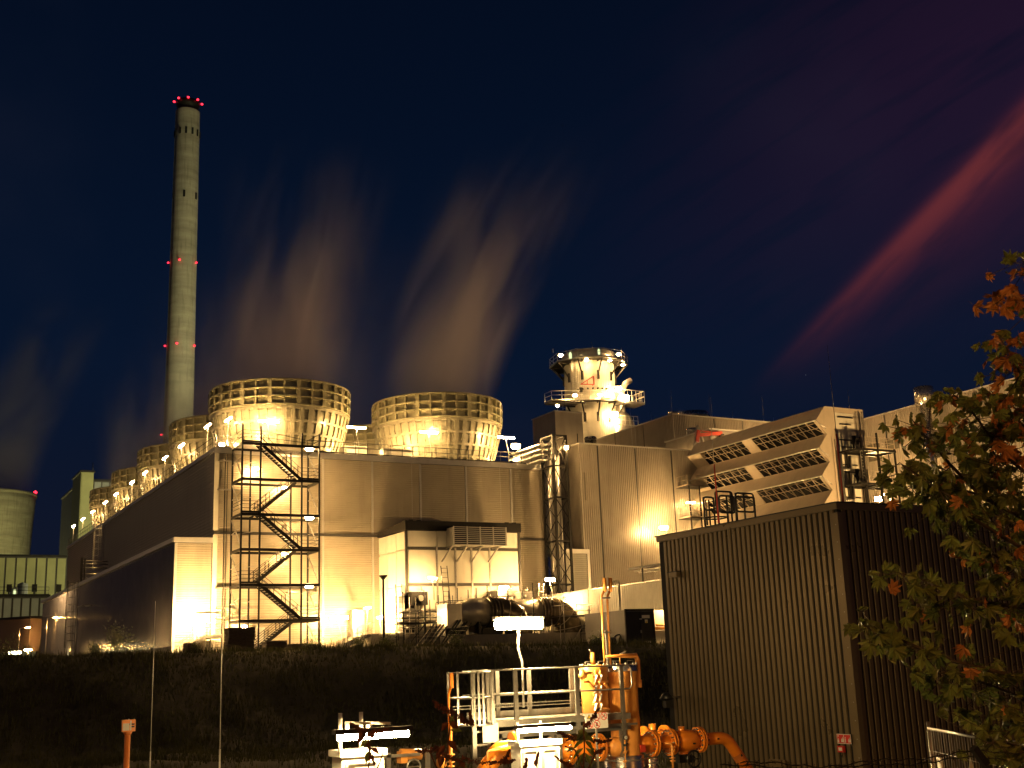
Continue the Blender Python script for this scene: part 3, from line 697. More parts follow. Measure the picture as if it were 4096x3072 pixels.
a, b = P(*c4(390, 1150), 'Y', 99.2), P(*c4(348, 322), 'Y', 99.4); ladder(a, b, .6, 'upright ladder at the left end of the scaffold, against the bright wall')
a, b = P(*c5(1735, 800), 'Y', 99), P(*c5(1740, 672), 'Y', 99); ladder(a, b, .5, 'short pale ladder top sticking up between the two elbow ducts', 'galv')
def scaffold(u0, u1, v0, v1, Y, D_, label, nb=2, m='dark', decks=(.45,), rail=True, toph=None):
    a = P(u0, v1, 'Y', Y); b = P(u1, v0, 'Y', Y); z0 = plateau(a.x)-.3; t = thing('scaffold', (a.x, Y, z0), label, 'scaffold', 'tube scaffolds round the ducts')
    zt = b.z
    for i in range(nb+1):
        x = a.x+(b.x-a.x)*i/nb
        for y in (Y, Y+D_): part('standard', MB().tube((x, y, z0), (x, y, zt+random.uniform(-.7, .3)), .05, 6), m, t)
    lev = [z0+(zt-z0)*f for f in decks]
    for z in lev:
        L_ = MB()
        for y in (Y, Y+D_):
            for h in (0, .5, 1.0): L_.tube((a.x-.2, y, z+h), (b.x+.2, y, z+h), .04, 6)
        for i in range(nb+1):
            x = a.x+(b.x-a.x)*i/nb; L_.tube((x, Y-.15, z), (x, Y+D_+.15, z), .04, 6); L_.tube((x, Y-.1, z+1), (x, Y+D_+.1, z+1), .04, 6)
        part('ledger', L_, m, t)
        k = max(2, int(D_/.32))
        for j in range(k): part('plank', MB().box(a.x-.15, b.x+.15, Y+D_*j/k+.02, Y+D_*(j+.9)/k, z+.03, z+.09), 'wood', t)
    for i in range(nb):
        x, x2 = a.x+(b.x-a.x)*i/nb, a.x+(b.x-a.x)*(i+1)/nb
        part('brace', MB().tube((x, Y-.05, z0+.3), (x2, Y-.05, lev[0]), .04, 6), m, t)
        if i % 2: part('brace', MB().tube((x2, Y-.05, z0+.3), (x, Y-.05, lev[0]), .04, 6), m, t)
    return t
scaffold(1614, 1700, 2370, 2590, 98.6, 1.6, 'scaffold bay at the left, by the upright ladder', 1, decks=(.5,))
scaffold(1700, 1810, 2372, 2590, 98.0, 1.9, 'scaffold with a railed deck behind the leaning steel frames', 2, decks=(.52,))
scaffold(1800, 1948, 2345, 2600, 96.6, 2.2, 'taller scaffold around the first pale duct', 2, 'dark', decks=(.40, .62))
scaffold(2038, 2130, 2340, 2560, 94.8, 2.0, 'scaffold between the two dark elbow ducts', 1, 'dark', decks=(.42,))
scaffold(2262, 2352, 2360, 2610, 94.0, 2.2, 'scaffold right of the second elbow duct with one high deck', 1, 'galv', decks=(.60,))
railing('roof_railing', 'tube railing with rounded ends beside the second elbow duct', [P(2325, 2575, 'Y', 94), P(2388, 2572, 'Y', 94)], 1.6, .8, 'dark')
railing('roof_railing', 'tube railing with bent ends in front of the scaffold, above the concrete slab', [P(1582, 2570, 'Y', 99.6), P(1700, 2570, 'Y', 99.6)], 1.15, 1.0, 'galv', toe=False)
railing('roof_railing', 'dark railing on the slab behind the leaning steel frames', [P(1700, 2545, 'Y', 99.3), P(1800, 2545, 'Y', 99.3)], 1.15, 1.0, 'galv', toe=False)
# equipment between the scaffolds
def gearbox(u, v, Y, w_, h, label, m='duct'):
    a = P(u, v, 'Y', Y); t = thing('equipment_skid', a, label, 'machine')
    part('casing', MB().box(a.x-w_/2, a.x+w_/2, Y, Y+1.4, a.z, a.z+h), m, t)
    part('cover', MB().box(a.x-w_/2-.06, a.x+w_/2+.06, Y-.05, Y+1.45, a.z+h, a.z+h+.08), 'trim', t)
    part('nozzle', MB().tube((a.x, Y-.3, a.z+h*.5), (a.x, Y, a.z+h*.5), h*.22, 12), 'galv', t)
    part('nozzle', MB().tube((a.x+w_*.3, Y+.5, a.z+h), (a.x+w_*.3, Y+.5, a.z+h+.5), .12, 10), 'galv', t)
gearbox(1850, 2568, 97.5, 1.3, 1.1, 'pale machine block on the slab under the tall scaffold')
gearbox(1910, 2540, 98.5, 1.0, 1.6, 'upright pale machine behind the second scaffold', 'conc')
gearbox(1680, 2420, 100.2, 1.6, 1.2, 'covered unit on the deck at the enclosure corner', 'dark')
gearbox(1640, 2560, 100.9, 1.0, 4.0, 'tall dark cabinet at the enclosure corner behind the ladder', 'dark')
gearbox(2105, 2405, 98.5, 1.2, .8, 'small unit above the ducts between the scaffolds', 'galv')
gearbox(2030, 2385, 99.5, 2.2, .5, 'flat pale unit on top of the first duct', 'galv')
for k, (u, l) in enumerate(((1735, 'leaning left'), (1830, 'leaning right'))):
    a, b = P(u-85, 2604, 'Y', 93.6), P(u, 2495 if k == 0 else 2484, 'Y', 94.6); t = thing('leaning_lattice', a, '%s of two bundles of dark steel rails leaning tilted against the slab' % l.split()[1], 'lattice', 'steel bundles leaning on the slab')
    for i in range(5):
        o = Vector((i*.33+random.uniform(-.05, .05), 0, random.uniform(-.3, .1))); part('rail', MB().bar(a+o, b+o, .09, .12), 'black', t)
    for i in range(6):
        f = .12+.14*i; p = a.lerp(b, f); part('crossbar', MB().bar(p+Vector((0, -.05, 0)), p+Vector((1.4, -.05, -.05)), .035), 'galv', t)
scaffold(1640, 1760, 2400, 2585, 100.0, 1.0, 'low scaffold close to the enclosure wall behind the railed deck', 2, 'galv', decks=(.3, .62))
scaffold(1850, 1960, 2380, 2600, 99.6, .9, 'pale scaffold standing behind the first duct', 2, 'galv', decks=(.7,))
scaffold(2090, 2260, 2372, 2560, 99.4, .9, 'pale scaffold standing behind the second duct', 3, 'galv', decks=(.75,))
# lamps on the yard
q = P(1735, 2312, 'Y', 99.0); tube_lamp((q.x, 99.0, 6.2), q.z-6.2, .6, 'tilted tube lamp on a cranked pole above the railed scaffold deck', 3200, 1.4, 'yard tube lamps')
q = P(2206, 2318, 'Y', 98.0); tube_lamp((q.x, 98.0, 6.0), q.z-6.0, .3, 'glowing tube lamp at the foot of the lattice tower', 4200, 1.1, 'yard tube lamps', rt_=.16)
q = P(2252, 2410, 'Y', 98.0); bulkhead(q, 'small flaring floodlight on the duct behind the right scaffold', 2200, (.5, .3, .3))
q = P(2236, 2400, 'Y', 93.5)
# thin whips standing on the bank
def mast(u0, v0, u1, v1, Y, label, r=.02, m='trim', z0=None, name='lightning_mast', ax='Y'):
    a = P(u0, v0, ax, Y); zb = z0 if z0 is not None else ground_h(a.x, Y)
    t = thing(name, (a.x, a.y, zb), label, 'mast'); h = a.z-zb
    part('upper_rod', MB().tube((a.x, a.y, zb+h*.45), (a.x, a.y, a.z), r*.5, 6, r*.25), m, t)
    part('lower_rod', MB().tube((a.x, a.y, zb), (a.x, a.y, zb+h*.45), r, 6, r*.8), m, t)
mast(622, 2405, 613, 3072, 30, 'thin pale whip mast rising in front of the dark bank, left of two')
mast(893, 2317, 894, 3072, 27, 'thin pale whip mast in front of the bank, right of two', .025)
mast(2236, 2400, 2244, 2590, 84, 'thin pale whip mast before the second elbow duct', .03)
# ---------------------------------------------------------------- lattice tower and pipe bridge
T_ = thing('lattice_tower', (62.23, 104, 1.2), 'dark lattice steel tower carrying pipes up between the two buildings', 'lattice tower')
tx, ty = (62.15, 63.75), (104.0, 106.3)
for x in tx:
    for y in ty: part('post', MB().box(x-.11, x+.11, y-.11, y+.11, 1.0, 23.5), 'dark', T_)
zl = [1.2, 4.4, 8.0, 12.4, 16.9, 20.2, 23.4]
for z in zl[1:]:
    part('ring_beam', MB().bar((tx[0], ty[0], z), (tx[1], ty[0], z), .16).bar((tx[0], ty[0], z), (tx[0], ty[1], z), .16).bar((tx[0], ty[1], z), (tx[1], ty[1], z), .16).bar((tx[1], ty[0], z), (tx[1], ty[1], z), .16), 'dark', T_)
for a, b in zip(zl, zl[1:]):
    m_ = (a+b)/2
    for s, e in ((a, m_), (m_, b)) if b-a > 4 else ((a, b),):
        part('brace', MB().bar((tx[0], ty[0], s), (tx[1], ty[0], e), .07).bar((tx[1], ty[0], s), (tx[0], ty[0], e), .07).bar((tx[0], ty[0], s), (tx[0], ty[1], e), .07).bar((tx[0], ty[1], s), (tx[0], ty[0], e), .07), 'dark', T_)
for x, y, r in ((62.5, 105.5, .22), (62.7, 104.7, .14), (63.3, 105.2, .28), (63.0, 105.9, .12)): part('riser_pipe', MB().tube((x, y, 1.2), (x, y, 21.5), r, 10), 'galv', T_)
br = thing('pipe_bridge', (61, 108, 21), 'stack of pale pipes and trays crossing from the lattice tower to the roof', 'pipes')
for k in range(4):
    z = 20.9+.55*k
    part('pipe', MB().tube((62.4, 104.6, z+.2), (62.4, 110.5, z+.2), .13, 8), 'galv', br)
    part('cable_tray', MB().box(61.2, 62.2, 105.2, 112, z, z+.12), 'trim', br)
railing('roof_railing', 'railing on the pipe bridge landing beside the lattice tower', [(60.5, 105.0, 20.9), (62.0, 104.2, 20.9)], 1.1, 1.0)
bulkhead((63.6, 103.7, 22.1), 'bright floodlight at the top right corner of the lattice tower', 1500, (.35, .3, .35))
# white slab wall right of the tower
q0, q1 = P(2263, 2190, 'Y', 105.6), P(2357, 2198, 'Y', 105.6)
W_ = thing('white_annex', (q0.x, 105.6, 1), 'narrow pale ribbed annex wall with white edge trim right of the lattice tower', 'wall')
part('panel', MB().ribs((q0.x, 105.7, 1.1), (1, 0, 0), (0, 0, 1), (0, -1, 0), q1.x-q0.x-.3, q1.z-1.5, .21, .03), 'white', W_)
part('edge_trim', MB().box(q1.x-.32, q1.x, 105.55, 105.75, 1.1, q1.z).box(q0.x, q1.x, 105.52, 105.75, q1.z-.45, q1.z+.02), 'trim', W_)
# ---------------------------------------------------------------- turbine hall B (vertical ribs)
def hall(name, label, x0, x1, y0, y1, z0, z1, jx, jy, m='cladB', pitch=.24, dj=.12, drawY=True, drawX=True, base=None):
    t = thing(name, (x0, y0, z0), label, 'building')
    part('wall', MB().box(x0+.1, x1, y0+.1, y1, z0-.4, z1-.25), 'darktrim', t)
    part('roof', MB().box(x0+.1, x1, y0+.1, y1, z1-.25, z1-.1), 'grey', t)
    if drawY:
        e = [x0]+jx+[x1]
        for a, b in zip(e, e[1:]): part('cladding_panel', MB().ribs((a+dj, y0+.05, z0), (0, 0, 1), (1, 0, 0), (0, -1, 0), z1-z0-.15, b-a-2*dj, pitch, .11), m, t)
    if drawX:
        e = [y0+.02]+jy+[y1]
        for a, b in zip(e, e[1:]): part('cladding_panel', MB().ribs((x0+.05, a+dj, z0), (0, 0, 1), (0, 1, 0), (-1, 0, 0), z1-z0-.15, b-a-2*dj, pitch, .11), m, t)
    part('parapet_trim', MB().box(x0-.05, x1, y0-.06, y0+.12, z1-.14, z1).box(x0-.06, x0+.12, y0+.12, y1, z1-.14, z1), 'trim', t)
    if drawX and drawY: part('corner_trim', MB().box(x0-.04, x0+.14, y0-.05, y0+.0, z0, z1-.14), m, t)
    return t
HB = hall('turbine_hall', 'tall vertically ribbed hall with dark joints, right of the lattice tower', 66.62, 96, 106, 112, 1, 23.25, [68.95, 73.85, 78.75, 83.6], [], pitch=.25)
part('vent_panel', MB().box(67.0, 67.15, 105.9, 105.95, 17, 20), 'window', HB)
part('corner_panel', MB().ribs((64.2, 109.0, 1), (0, 0, 1), (1, 0, 0), (0, -1, 0), 21.9, 2.4, .25, .06), 'side', HB)
part('wall_vent', MB().box(64.6, 65.7, 108.85, 108.98, 17.4, 19.8), 'window', HB)
HE = hall('boiler_house', 'higher ribbed building block behind the turbine hall with vents on its roof', 88.28, 128, 118, 137, 13, 30.42, [94.8, 99.5, 104.2, 109, 113.6], [124.5, 131.2], pitch=.27)
# plain beige block left of the stack
cx = P(2219, 1645, 'Y', 139); cr = P(2328, 1654, 'Y', 139)
cb = P(2130, 1679, 'X', cx.x)
K2 = thing('duct_house', (cx.x, 139, 15), 'plain beige box building at the left foot of the round exhaust stack', 'building')
part('wall', MB().box(cx.x, cr.x, 139, cb.y, 15, cx.z), 'cladB', K2); part('coping', MB().box(cx.x-.1, cr.x+.1, 138.9, cb.y+.1, cx.z, cx.z+.15), 'trim', K2)
part('downpipe', MB().tube((cr.x-1.0, 138.95, 15), (cr.x-1.0, 138.95, cx.z-3), .06, 6), 'dark', K2)
bulkhead((cx.x+2, 136, 24.8), 'small floodlight before the plain beige block left of the stack', 2600, (.5, .3, .3), up=True)  # added lamp that brightens the beige block
# exhaust stack
sc_ = P(2360, 1560, 'Y', 150); SX, SY, SR = sc_.x, 150+0.0, 3.85
ST = thing('exhaust_stack', (SX, SY, 20), 'round yellow-lit exhaust stack with two ring platforms', 'stack')
zt = P(2355, 1402, 'Y', 146.5).z
zp1 = P(2355, 1432, 'Y', 146).z; zp2 = P(2330, 1590, 'Y', 146).z
rb = MB(); nR = 72
for k in range(nR):
    a0, a1 = 2*math.pi*k/nR, 2*math.pi*(k+.55)/nR
    for z0, z1 in ((20, zp2-.1), (zp2+.3, zp1-.2)):
        rb.add([(SX+(SR+.05)*math.cos(a), SY+(SR+.05)*math.sin(a), z) for a in (a0, a1) for z in (z0, z1)]+[(SX+SR*math.cos(a), SY+SR*math.sin(a), z) for a in (a0, a1) for z in (z0, z1)], [(0, 2, 3, 1), (0, 1, 5, 4), (2, 6, 7, 3)])
part('shell', MB().lathe(SX, SY, [(SR, 18), (SR, zt-.6), (SR+.02, zt)], 64), 'white', ST)
part('rib_cladding', rb, 'white', ST)
part('crown', MB().lathe(SX, SY, [(SR+.05, zp1+.15), (SR+.3, zp1+.2), (SR+.3, zt+.3), (SR-.3, zt+.35), (SR-.3, zt-2)], 64), 'trim', ST)
part('flue', MB().lathe(SX, SY, [(SR-.35, zt-2), (0, zt-2)], 32), 'louv', ST)
def ringplat(z, r_out, n, a0, a1, parent, rot=0.2, name='platform'):
    pts = [(a0+(a1-a0)*k/n) for k in range(n+1)]; dk = MB()
    for a, b in zip(pts, pts[1:]):
        dk.prism([(SX+SR*math.cos(a), SY+SR*math.sin(a), z), (SX+r_out*math.cos(a), SY+r_out*math.sin(a), z), (SX+r_out*math.cos(b), SY+r_out*math.sin(b), z), (SX+SR*math.cos(b), SY+SR*math.sin(b), z)], (0, 0, 0), (0, 0, .1))
        part('bracket', MB().bar((SX+r_out*.97*math.cos(a), SY+r_out*.97*math.sin(a), z-.05), (SX+(SR+.05)*math.cos(a), SY+(SR+.05)*math.sin(a), z-2.3), .18).bar((SX+r_out*math.cos(a), SY+r_out*math.sin(a), z-.1), (SX+SR*math.cos(a), SY+SR*math.sin(a), z-.1), .2).bar((SX+(SR+.1)*math.cos(a), SY+(SR+.1)*math.sin(a), z-3.0), (SX+(SR+.1)*math.cos(a), SY+(SR+.1)*math.sin(a), z-1.6), .3), 'dark', parent)
    part('deck', dk, 'dark', parent)
    fr = MB().pipe([(SX+r_out*math.cos(a), SY+r_out*math.sin(a), z) for a in pts], .12, 4); part('edge_beam', fr, 'galv', parent)
    pth = [(SX+r_out*math.cos(a), SY+r_out*math.sin(a), z+.1) for a in pts]
    railing('r', '', pth, 1.25, 1.6, 'trim', .04, parent=parent)
ringplat(zp1-.1, 6.05, 10, .1, .1+2*math.pi, ST)
ringplat(zp2-.35, 5.6, 10, -2.9, 2.2, ST)
# wing platform at left and right of the second ring
railing('r', '', [(SX-8.9, SY-1.2, zp2-.6), (SX-8.9, SY-3.2, zp2-.6), (SX-4.2, SY-4.4, zp2-.4)], 1.4, 1.5, 'trim', .05, parent=ST)
gd = MB()
for k in range(9): gd.box(SX-8.9+k*.58, SX-8.55+k*.58, SY-4.2, SY-1, zp2-.72, zp2-.62)
part('wing_grating', gd, 'galv', ST)
part('wing_beam', MB().bar((SX-8.9, SY-3.2, zp2-.8), (SX-3.5, SY-4.2, zp2-.8), .2).bar((SX-8.9, SY-1.2, zp2-.8), (SX-3.5, SY-1.2, zp2-.8), .2), 'dark', ST)
caged_ladder(SX-SR*.93, SY-SR*.55, zp2, zp1, '', 'trim', 0, .7, axis_='x', parent=ST, rr=.5)
# davit triangle sprayed on the shell front
dv = P(2374, 1505, 'Y', SY-SR-.5); d2 = P(2323, 1537, 'Y', SY-SR-.5); d3 = P(2376, 1538, 'Y', SY-SR-.5)
part('davit', MB().bar(dv, d2, .12).bar(dv, d3, .14).bar(d2, d3, .12).bar(P(2349, 1521, 'Y', SY-SR-.5), P(2349, 1536, 'Y', SY-SR-.5), .09).bar(d3, (d3.x, SY-SR, d3.z), .1).bar(dv, (dv.x, SY-SR, dv.z), .1), 'redp', ST)
part('hoist', MB().box(d2.x-.2, d2.x+.2, d2.y-.15, d2.y+.15, d2.z-1.2, d2.z-.5), 'dark', ST)
for k in range(9):
    a = -2.6+.19*k; part('test_port', MB().tube((SX+SR*math.cos(a), SY+SR*math.sin(a), zp2+1.7), (SX+(SR+.35)*math.cos(a), SY+(SR+.35)*math.sin(a), zp2+1.7), .12, 8), 'dark', ST)
for u, v in ((2212, 1395), (2368, 1372), (2485, 1388)):
    a = P(u, v, 'Y', SY-5 if u != 2368 else SY-6); part('antenna', MB().tube((a.x, a.y, zp1-.1), a, .04, 5), 'trim', ST)
for u, v in ((2281, 1407), (2394, 1393)):
    a = P(u, v+6, 'Y', SY-4); part('beacon', MB().lathe(a.x, a.y, [(.2, a.z-.8), (.24, a.z-.1), (.1, a.z+.15), (0, a.z+.2)], 10), 'screen', ST)
def stlight(u, v, Y, watt, label, s=(.6, .3, .3)): bulkhead(P(u, v, 'Y', Y), label, watt, s, 'lights on the exhaust stack')
stlight(2475, 1554, 144.5, 2232, 'flaring lamp standing highest right of the exhaust stack', (.8, .4, .5))
stlight(2495, 1595, 145.5, 3348, 'blinding lamp under the right balcony of the exhaust stack', (1.6, .4, .9))
stlight(2455, 1660, 145.2, 3348, 'blinding lower lamp beside the exhaust stack', (1.3, .4, .9))
stlight(2448, 1562, 144.6, 930, 'small tube lamp at the right edge of the exhaust stack')
stlight(2230, 1623, 144.5, 669, 'small flaring lamp under the left wing of the exhaust stack', (.5, .3, .3))
stlight(2243, 1422, 143.8, 818, 'small light on the top ring of the exhaust stack, left')
stlight(2474, 1418, 145.0, 818, 'small light on the top ring of the exhaust stack, right')
stlight(2300, 1582, 144.3, 930, 'tube light on the lower ring of the exhaust stack, left')
stlight(2400, 1580, 144.0, 992, 'tube light on the lower ring of the exhaust stack, right')
for k, (a, z) in enumerate(((-2.2, zp1-1.0), (-1.5, zp1-1.0), (-.8, zp1-1.0))):
    p = (SX+5.4*math.cos(a), SY+5.4*math.sin(a), z+.5); bulkhead(p, 'downlight under the top ring of the exhaust stack, %s of three' % ('left', 'middle', 'right')[k], 1300, (.5, .3, .2), 'lights on the exhaust stack')
# side vessel and balcony right of the stack
a = P(2475, 1690, 'Y', 148)
V2 = thing('silencer', (a.x, 148, 20), 'small round vessel with railed balcony right of the exhaust stack', 'vessel')
part('shell', MB().lathe(a.x, 148, [(2.3, 20), (2.3, a.z-.2), (1.9, a.z+.8), (1.2, a.z+1.6), (1.0, a.z+4.6), (0, a.z+4.6)], 32), 'galv', V2)
part('upper_pipe', MB().pipe([(a.x, 147, a.z+1.5), (a.x+.2, 147, a.z+4.5), (a.x+.9, 147, a.z+6), (a.x+2.0, 147, a.z+6.6)], .45, 12), 'trim', V2)
bz = P(2500, 1612, 'Y', 146).z
part('balcony_deck', MB().box(a.x-1.5, a.x+3.1, 145.2, 148, bz-.2, bz), 'galv', V2)
railing('r', '', [(a.x-1.5, 145.2, bz), (a.x+3.1, 145.2, bz), (a.x+3.1, 148, bz)], 1.9, .8, 'trim', .06, parent=V2)
railing('r', '', [(a.x-2.0, 145.6, bz-3.6), (a.x+1.9, 145.6, bz-3.6)], 1.5, .8, 'trim', .06, parent=V2)
# roof items behind
def roofvent(u0, u1, v0, v1, Y, label, m='steel'):
    a, b = P(u0, v0, 'Y', Y), P(u1, v0, 'Y', Y); r = (b.x-a.x)/2*.9; zb = P(u0, v1, 'Y', Y).z; cx_ = (a.x+b.x)/2
    t = thing('roof_vent', (cx_, Y+r, zb-2), label, 'roof vent')
    part('cowl', MB().lathe(cx_, Y+r, [(r, zb-3), (r, a.z-.35*r), (r*1.04, a.z-.33*r), (r*1.04, a.z-.2*r), (r*.97, a.z), (0, a.z)], 32), m, t)
    part('band', MB().lathe(cx_, Y+r, [(r*1.02, a.z-.6*r), (r*1.06, a.z-.6*r), (r*1.06, a.z-.5*r), (r*1.02, a.z-.5*r)], 32), 'galv', t)
roofvent(2352, 2396, 1743, 1775, 128, 'low round vent between the exhaust stack foot and the dark wall')
roofvent(2686, 2722, 1642, 1670, 124, 'small round vent at the near corner of the high roof')
roofvent(2750, 2866, 1634, 1672, 124, 'wide round vent drum on the high roof')
roofvent(2762, 2805, 1708, 1745, 112, 'shiny upright drum behind the red jib')
# small penthouse between B and E
pa = P(2662, 1768, 'Y', 110); pb_ = P(2722, 1752, 'X', pa.x)
PH = thing('penthouse', (pa.x, 108, 23), 'small ribbed penthouse lit from below on the turbine hall roof', 'penthouse')
qx = P(2662, 1768, 'Y', 116)
part('wall', MB().box(qx.x+.1, qx.x+5.5, 107.3, 116, 22.5, qx.z-.1), 'side', PH)
part('side_cladding', MB().ribs((qx.x, 107.3, 22.8), (0, 0, 1), (0, 1, 0), (-1, 0, 0), qx.z-22.9, 8.7, .25, .05), 'cladB', PH)
part('coping', MB().box(qx.x-.1, qx.x+5.6, 107.2, 116.1, qx.z-.1, qx.z+.05), 'trim', PH)
bulkhead((qx.x-1.0, 110.5, 23.5), 'small light at the foot of the roof penthouse', 700, (.3, .2, .2))
for i, (u, v0, v1, Y) in enumerate(((2689, 1560, 1650, 119), (2525, 1630, 1710, 119), (2851, 1590, 1700, 119), (2932, 1642, 1680, 119), (3056, 1580, 1690, 119), (2606, 1650, 1690, 125), (3398, 1560, 1630, 90), (3095, 1670, 1690, 119), (2540, 1680, 1720, 119))):
    a, b = P(u-3, v0, 'Y', Y), P(u, v1, 'Y', Y)
    solo('lightning_rod', MB().tube((b.x, Y, b.z-3), (b.x, Y, a.z), .05, 5, .012), 'trim', 'faint lightning rod on the high roofs, %s from the left' % ('third', 'second', 'fifth', 'sixth', 'seventh', 'first', 'last', 'eighth', 'fourth')[i], 'rod', (b.x, Y, b.z))
# red jib crane on the intake roof
j0, j1 = P(2785, 1768, 'Y', 107), P(2887, 1733, 'Y', 107)
J = thing('jib_crane', (j0.x, 107, 22), 'small red jib crane on grey legs at the far end of the intake roof', 'crane')
jt = P(2791, 1722, 'Y', 107)
part('jib', MB().bar((j0.x+.2, 107, j0.z+.8), j1, .3, .4).bar(jt, j1, .1), 'redp', J)
part('mast', MB().bar((jt.x-.3, 107, j0.z), jt, .5, .4), 'redp', J)
for dx in (-1.1, .2, 1.5): part('leg', MB().bar((jt.x+dx, 107, j0.z-2.2), (jt.x, 107, j0.z+2), .18), 'galv', J)
part('hoist', MB().box(j1.x-.3, j1.x+.2, 106.8, 107.2, j1.z-.9, j1.z-.1), 'dark', J)
# ---------------------------------------------------------------- air intake house F
FX0, FX1, FY0, FY1 = 82.2, 87.3, 85.0, 105.9
lips = [(80.9, 22.44), (80.98, 19.68), (80.96, 16.92), (80.86, 14.15), (80.9, 11.4)]
nots = [(82.2, 23.95), (82.2, 21.17), (82.2, 18.4), (82.2, 15.62), (82.2, 12.85), (82.2, 10.1)]
FI = thing('air_intake_house', (FX0, FY0, 8), 'beige filter house with stepped hoods over three rows of braced dark intakes', 'intake house')
poly = [(FX1, 23.95), nots[0]]
for i in range(5): poly += [lips[i], nots[i+1]]
poly += [(82.2, 4), (FX1, 4)]
for y in (FY0, FY1-.1):
    part('end_wall', MB().prism([(x, 0, z) for x, z in poly], (0, y, 0), (0, .1, 0)), 'cream2', FI)
part('roof', MB().box(FX0, FX1, FY0+.1, FY1-.1, 23.85, 23.95), 'cream2', FI)
part('rear_wall', MB().box(FX1-.1, FX1, FY0+.1, FY1-.1, 4, 23.85), 'cream2', FI)
mid0, mid1 = P(3022, 1775, 'X', 81.5).y, P(2985, 1785, 'X', 81.5).y
bays = [(FY0+.35, mid0), (mid1, FY1-2.2)]
for i in range(5):
    (lx, lz_), (nx, nz_), (px, pz) = lips[i], nots[i+1], nots[i]
    # hood skin
    h = MB(); v = [(px, FY0+.1, pz), (lx, FY0+.1, lz_), (lx, FY1-.1, lz_), (px, FY1-.1, pz)]
    n_ = Vector((-(pz-lz_), 0, (px-lx))).normalized()*.05
    h.add(v+[tuple(Vector(q)-n_) for q in v], [(0, 1, 2, 3), (7, 6, 5, 4), (0, 4, 5, 1), (1, 5, 6, 2), (2, 6, 7, 3), (3, 7, 4, 0)]); part('hood', h, 'cream2', FI)
    part('drip_edge', MB().bar((lx-.02, FY0, lz_), (lx-.02, FY1, lz_), .12, .1), 'trim', FI)
    # underside solid pieces
    if i < 4:
        for a, b in ((FY0+.1, bays[0][0]), (mid0, mid1), (bays[1][1], FY1-.1)):
            part('soffit_panel', MB().add([(lx+.04, a, lz_-.02), (nx, a, nz_), (nx, b, nz_), (lx+.04, b, lz_-.02)], [(0, 1, 2, 3)]), 'cream2', FI)
        part('filter_face', MB().box(83.2, 83.25, FY0+.2, FY1-.3, nz_-.3, pz-.1), 'louv', FI)
        part('sill', MB().box(82.15, 83.2, FY0+.1, FY1-.1, nz_-.06, nz_), 'cream2', FI)
        for a, b in bays:
            n = max(4, round((b-a)/1.22)); me = None; dx, dz = nx-lx, nz_-lz_
            for k in range(n+1):
                y = a+(b-a)*k/n
                part('strut', MB().bar((lx+.06, y, lz_-.05), (nx, y, nz_+.03), .07), 'cream2', FI)
                if k < n:
                    y2 = a+(b-a)*(k+1)/n
                    part('diagonal', MB().bar((lx+.06, y2, lz_-.05), (nx+.02, y, nz_+.05), .05).bar((lx+.3, y, lz_-.2), (83.1, (y+y2)/2, lz_+.3), .06).bar((lx+.3, y2, lz_-.2), (83.1, (y+y2)/2, lz_+.3), .06), 'cream2', FI)
            part('rail', MB().bar((lx+dx*.5, a, lz_+dz*.5), (lx+dx*.5, b, lz_+dz*.5), .06), 'cream2', FI)
    if i < 4:
        part('gutter_pipe', MB().pipe([(lx, FY0-.05, lz_), (lx+.1, FY0-.15, lz_-.25), (lx+.9, FY0-.15, lz_-.65), (lx+1.1, FY0-.15, lz_-.8)], .05, 6), 'galv', FI)
part('end_panel', MB().box(83.4, 85.9, FY0-.05, FY0, 4, 23.4), 'white', FI)
part('end_panel', MB().ribs((86.0, FY0-.01, 4), (0, 0, 1), (1, 0, 0), (0, -1, 0), 19.6, 1.25, .42, .1), 'cladB', FI)
for x in (83.25, 82.75): part('downpipe', MB().tube((x, FY0-.35, 5), (x, FY0-.35, 19.2 if x > 83 else 20.6), .2 if x > 83 else .05, 10), 'galv', FI)
for z in (22.9, 20.6, 18.1, 14.9): part('conduit', MB().box(83.7, 85.7, FY0-.16, FY0-.05, z, z+.1).box(83.9, 85.4, FY0-.16, FY0-.05, z-.7, z-.62), 'dark', FI)
for z in (17.6, 14.6, 12): part('branch_pipe', MB().pipe([(83.3, FY0-.35, z), (84.2, FY0-.5, z), (84.4, FY0-.5, z+.2), (84.4, FY0-.5, z+1.4)], .15, 8), 'galv', FI)
# platforms on its near end
PL = thing('access_scaffold', (84, 82.5, 5), 'dark steel access platforms with ladders at the near end of the air intake house', 'platforms')
for x in (84.15, 86.1, 88.3):
    for y in (82.4, 84.6): part('post', MB().box(x-.07, x+.07, y-.07, y+.07, 4, {84.15: 19.6, 86.1: 21, 88.3: 19.5}[x]), 'dark', PL)
for z in (19.35, 16.0, 12.6, 9.2):
    dk = MB()
    for k in range(14): dk.box(83.4+k*.37, 83.7+k*.37, 82.4, 84.8, z, z+.05)
    part('grating', dk, 'dark', PL)
    part('frame', MB().bar((83.3, 82.4, z-.1), (88.5, 82.4, z-.1), .12, .18).bar((83.3, 84.8, z-.1), (88.5, 84.8, z-.1), .12, .18).bar((83.3, 82.4, z-.1), (83.3, 84.8, z-.1), .1, .18).bar((88.5, 82.4, z-.1), (88.5, 84.8, z-.1), .1, .18).bar((85.9, 82.4, z-.1), (85.9, 84.8, z-.1), .1, .18), 'dark', PL)
    railing('r', '', [(84.6, 82.45, z+.05), (88.45, 82.45, z+.05), (88.45, 84.8, z+.05)], 1.15, .95, 'cream2', .03, parent=PL)
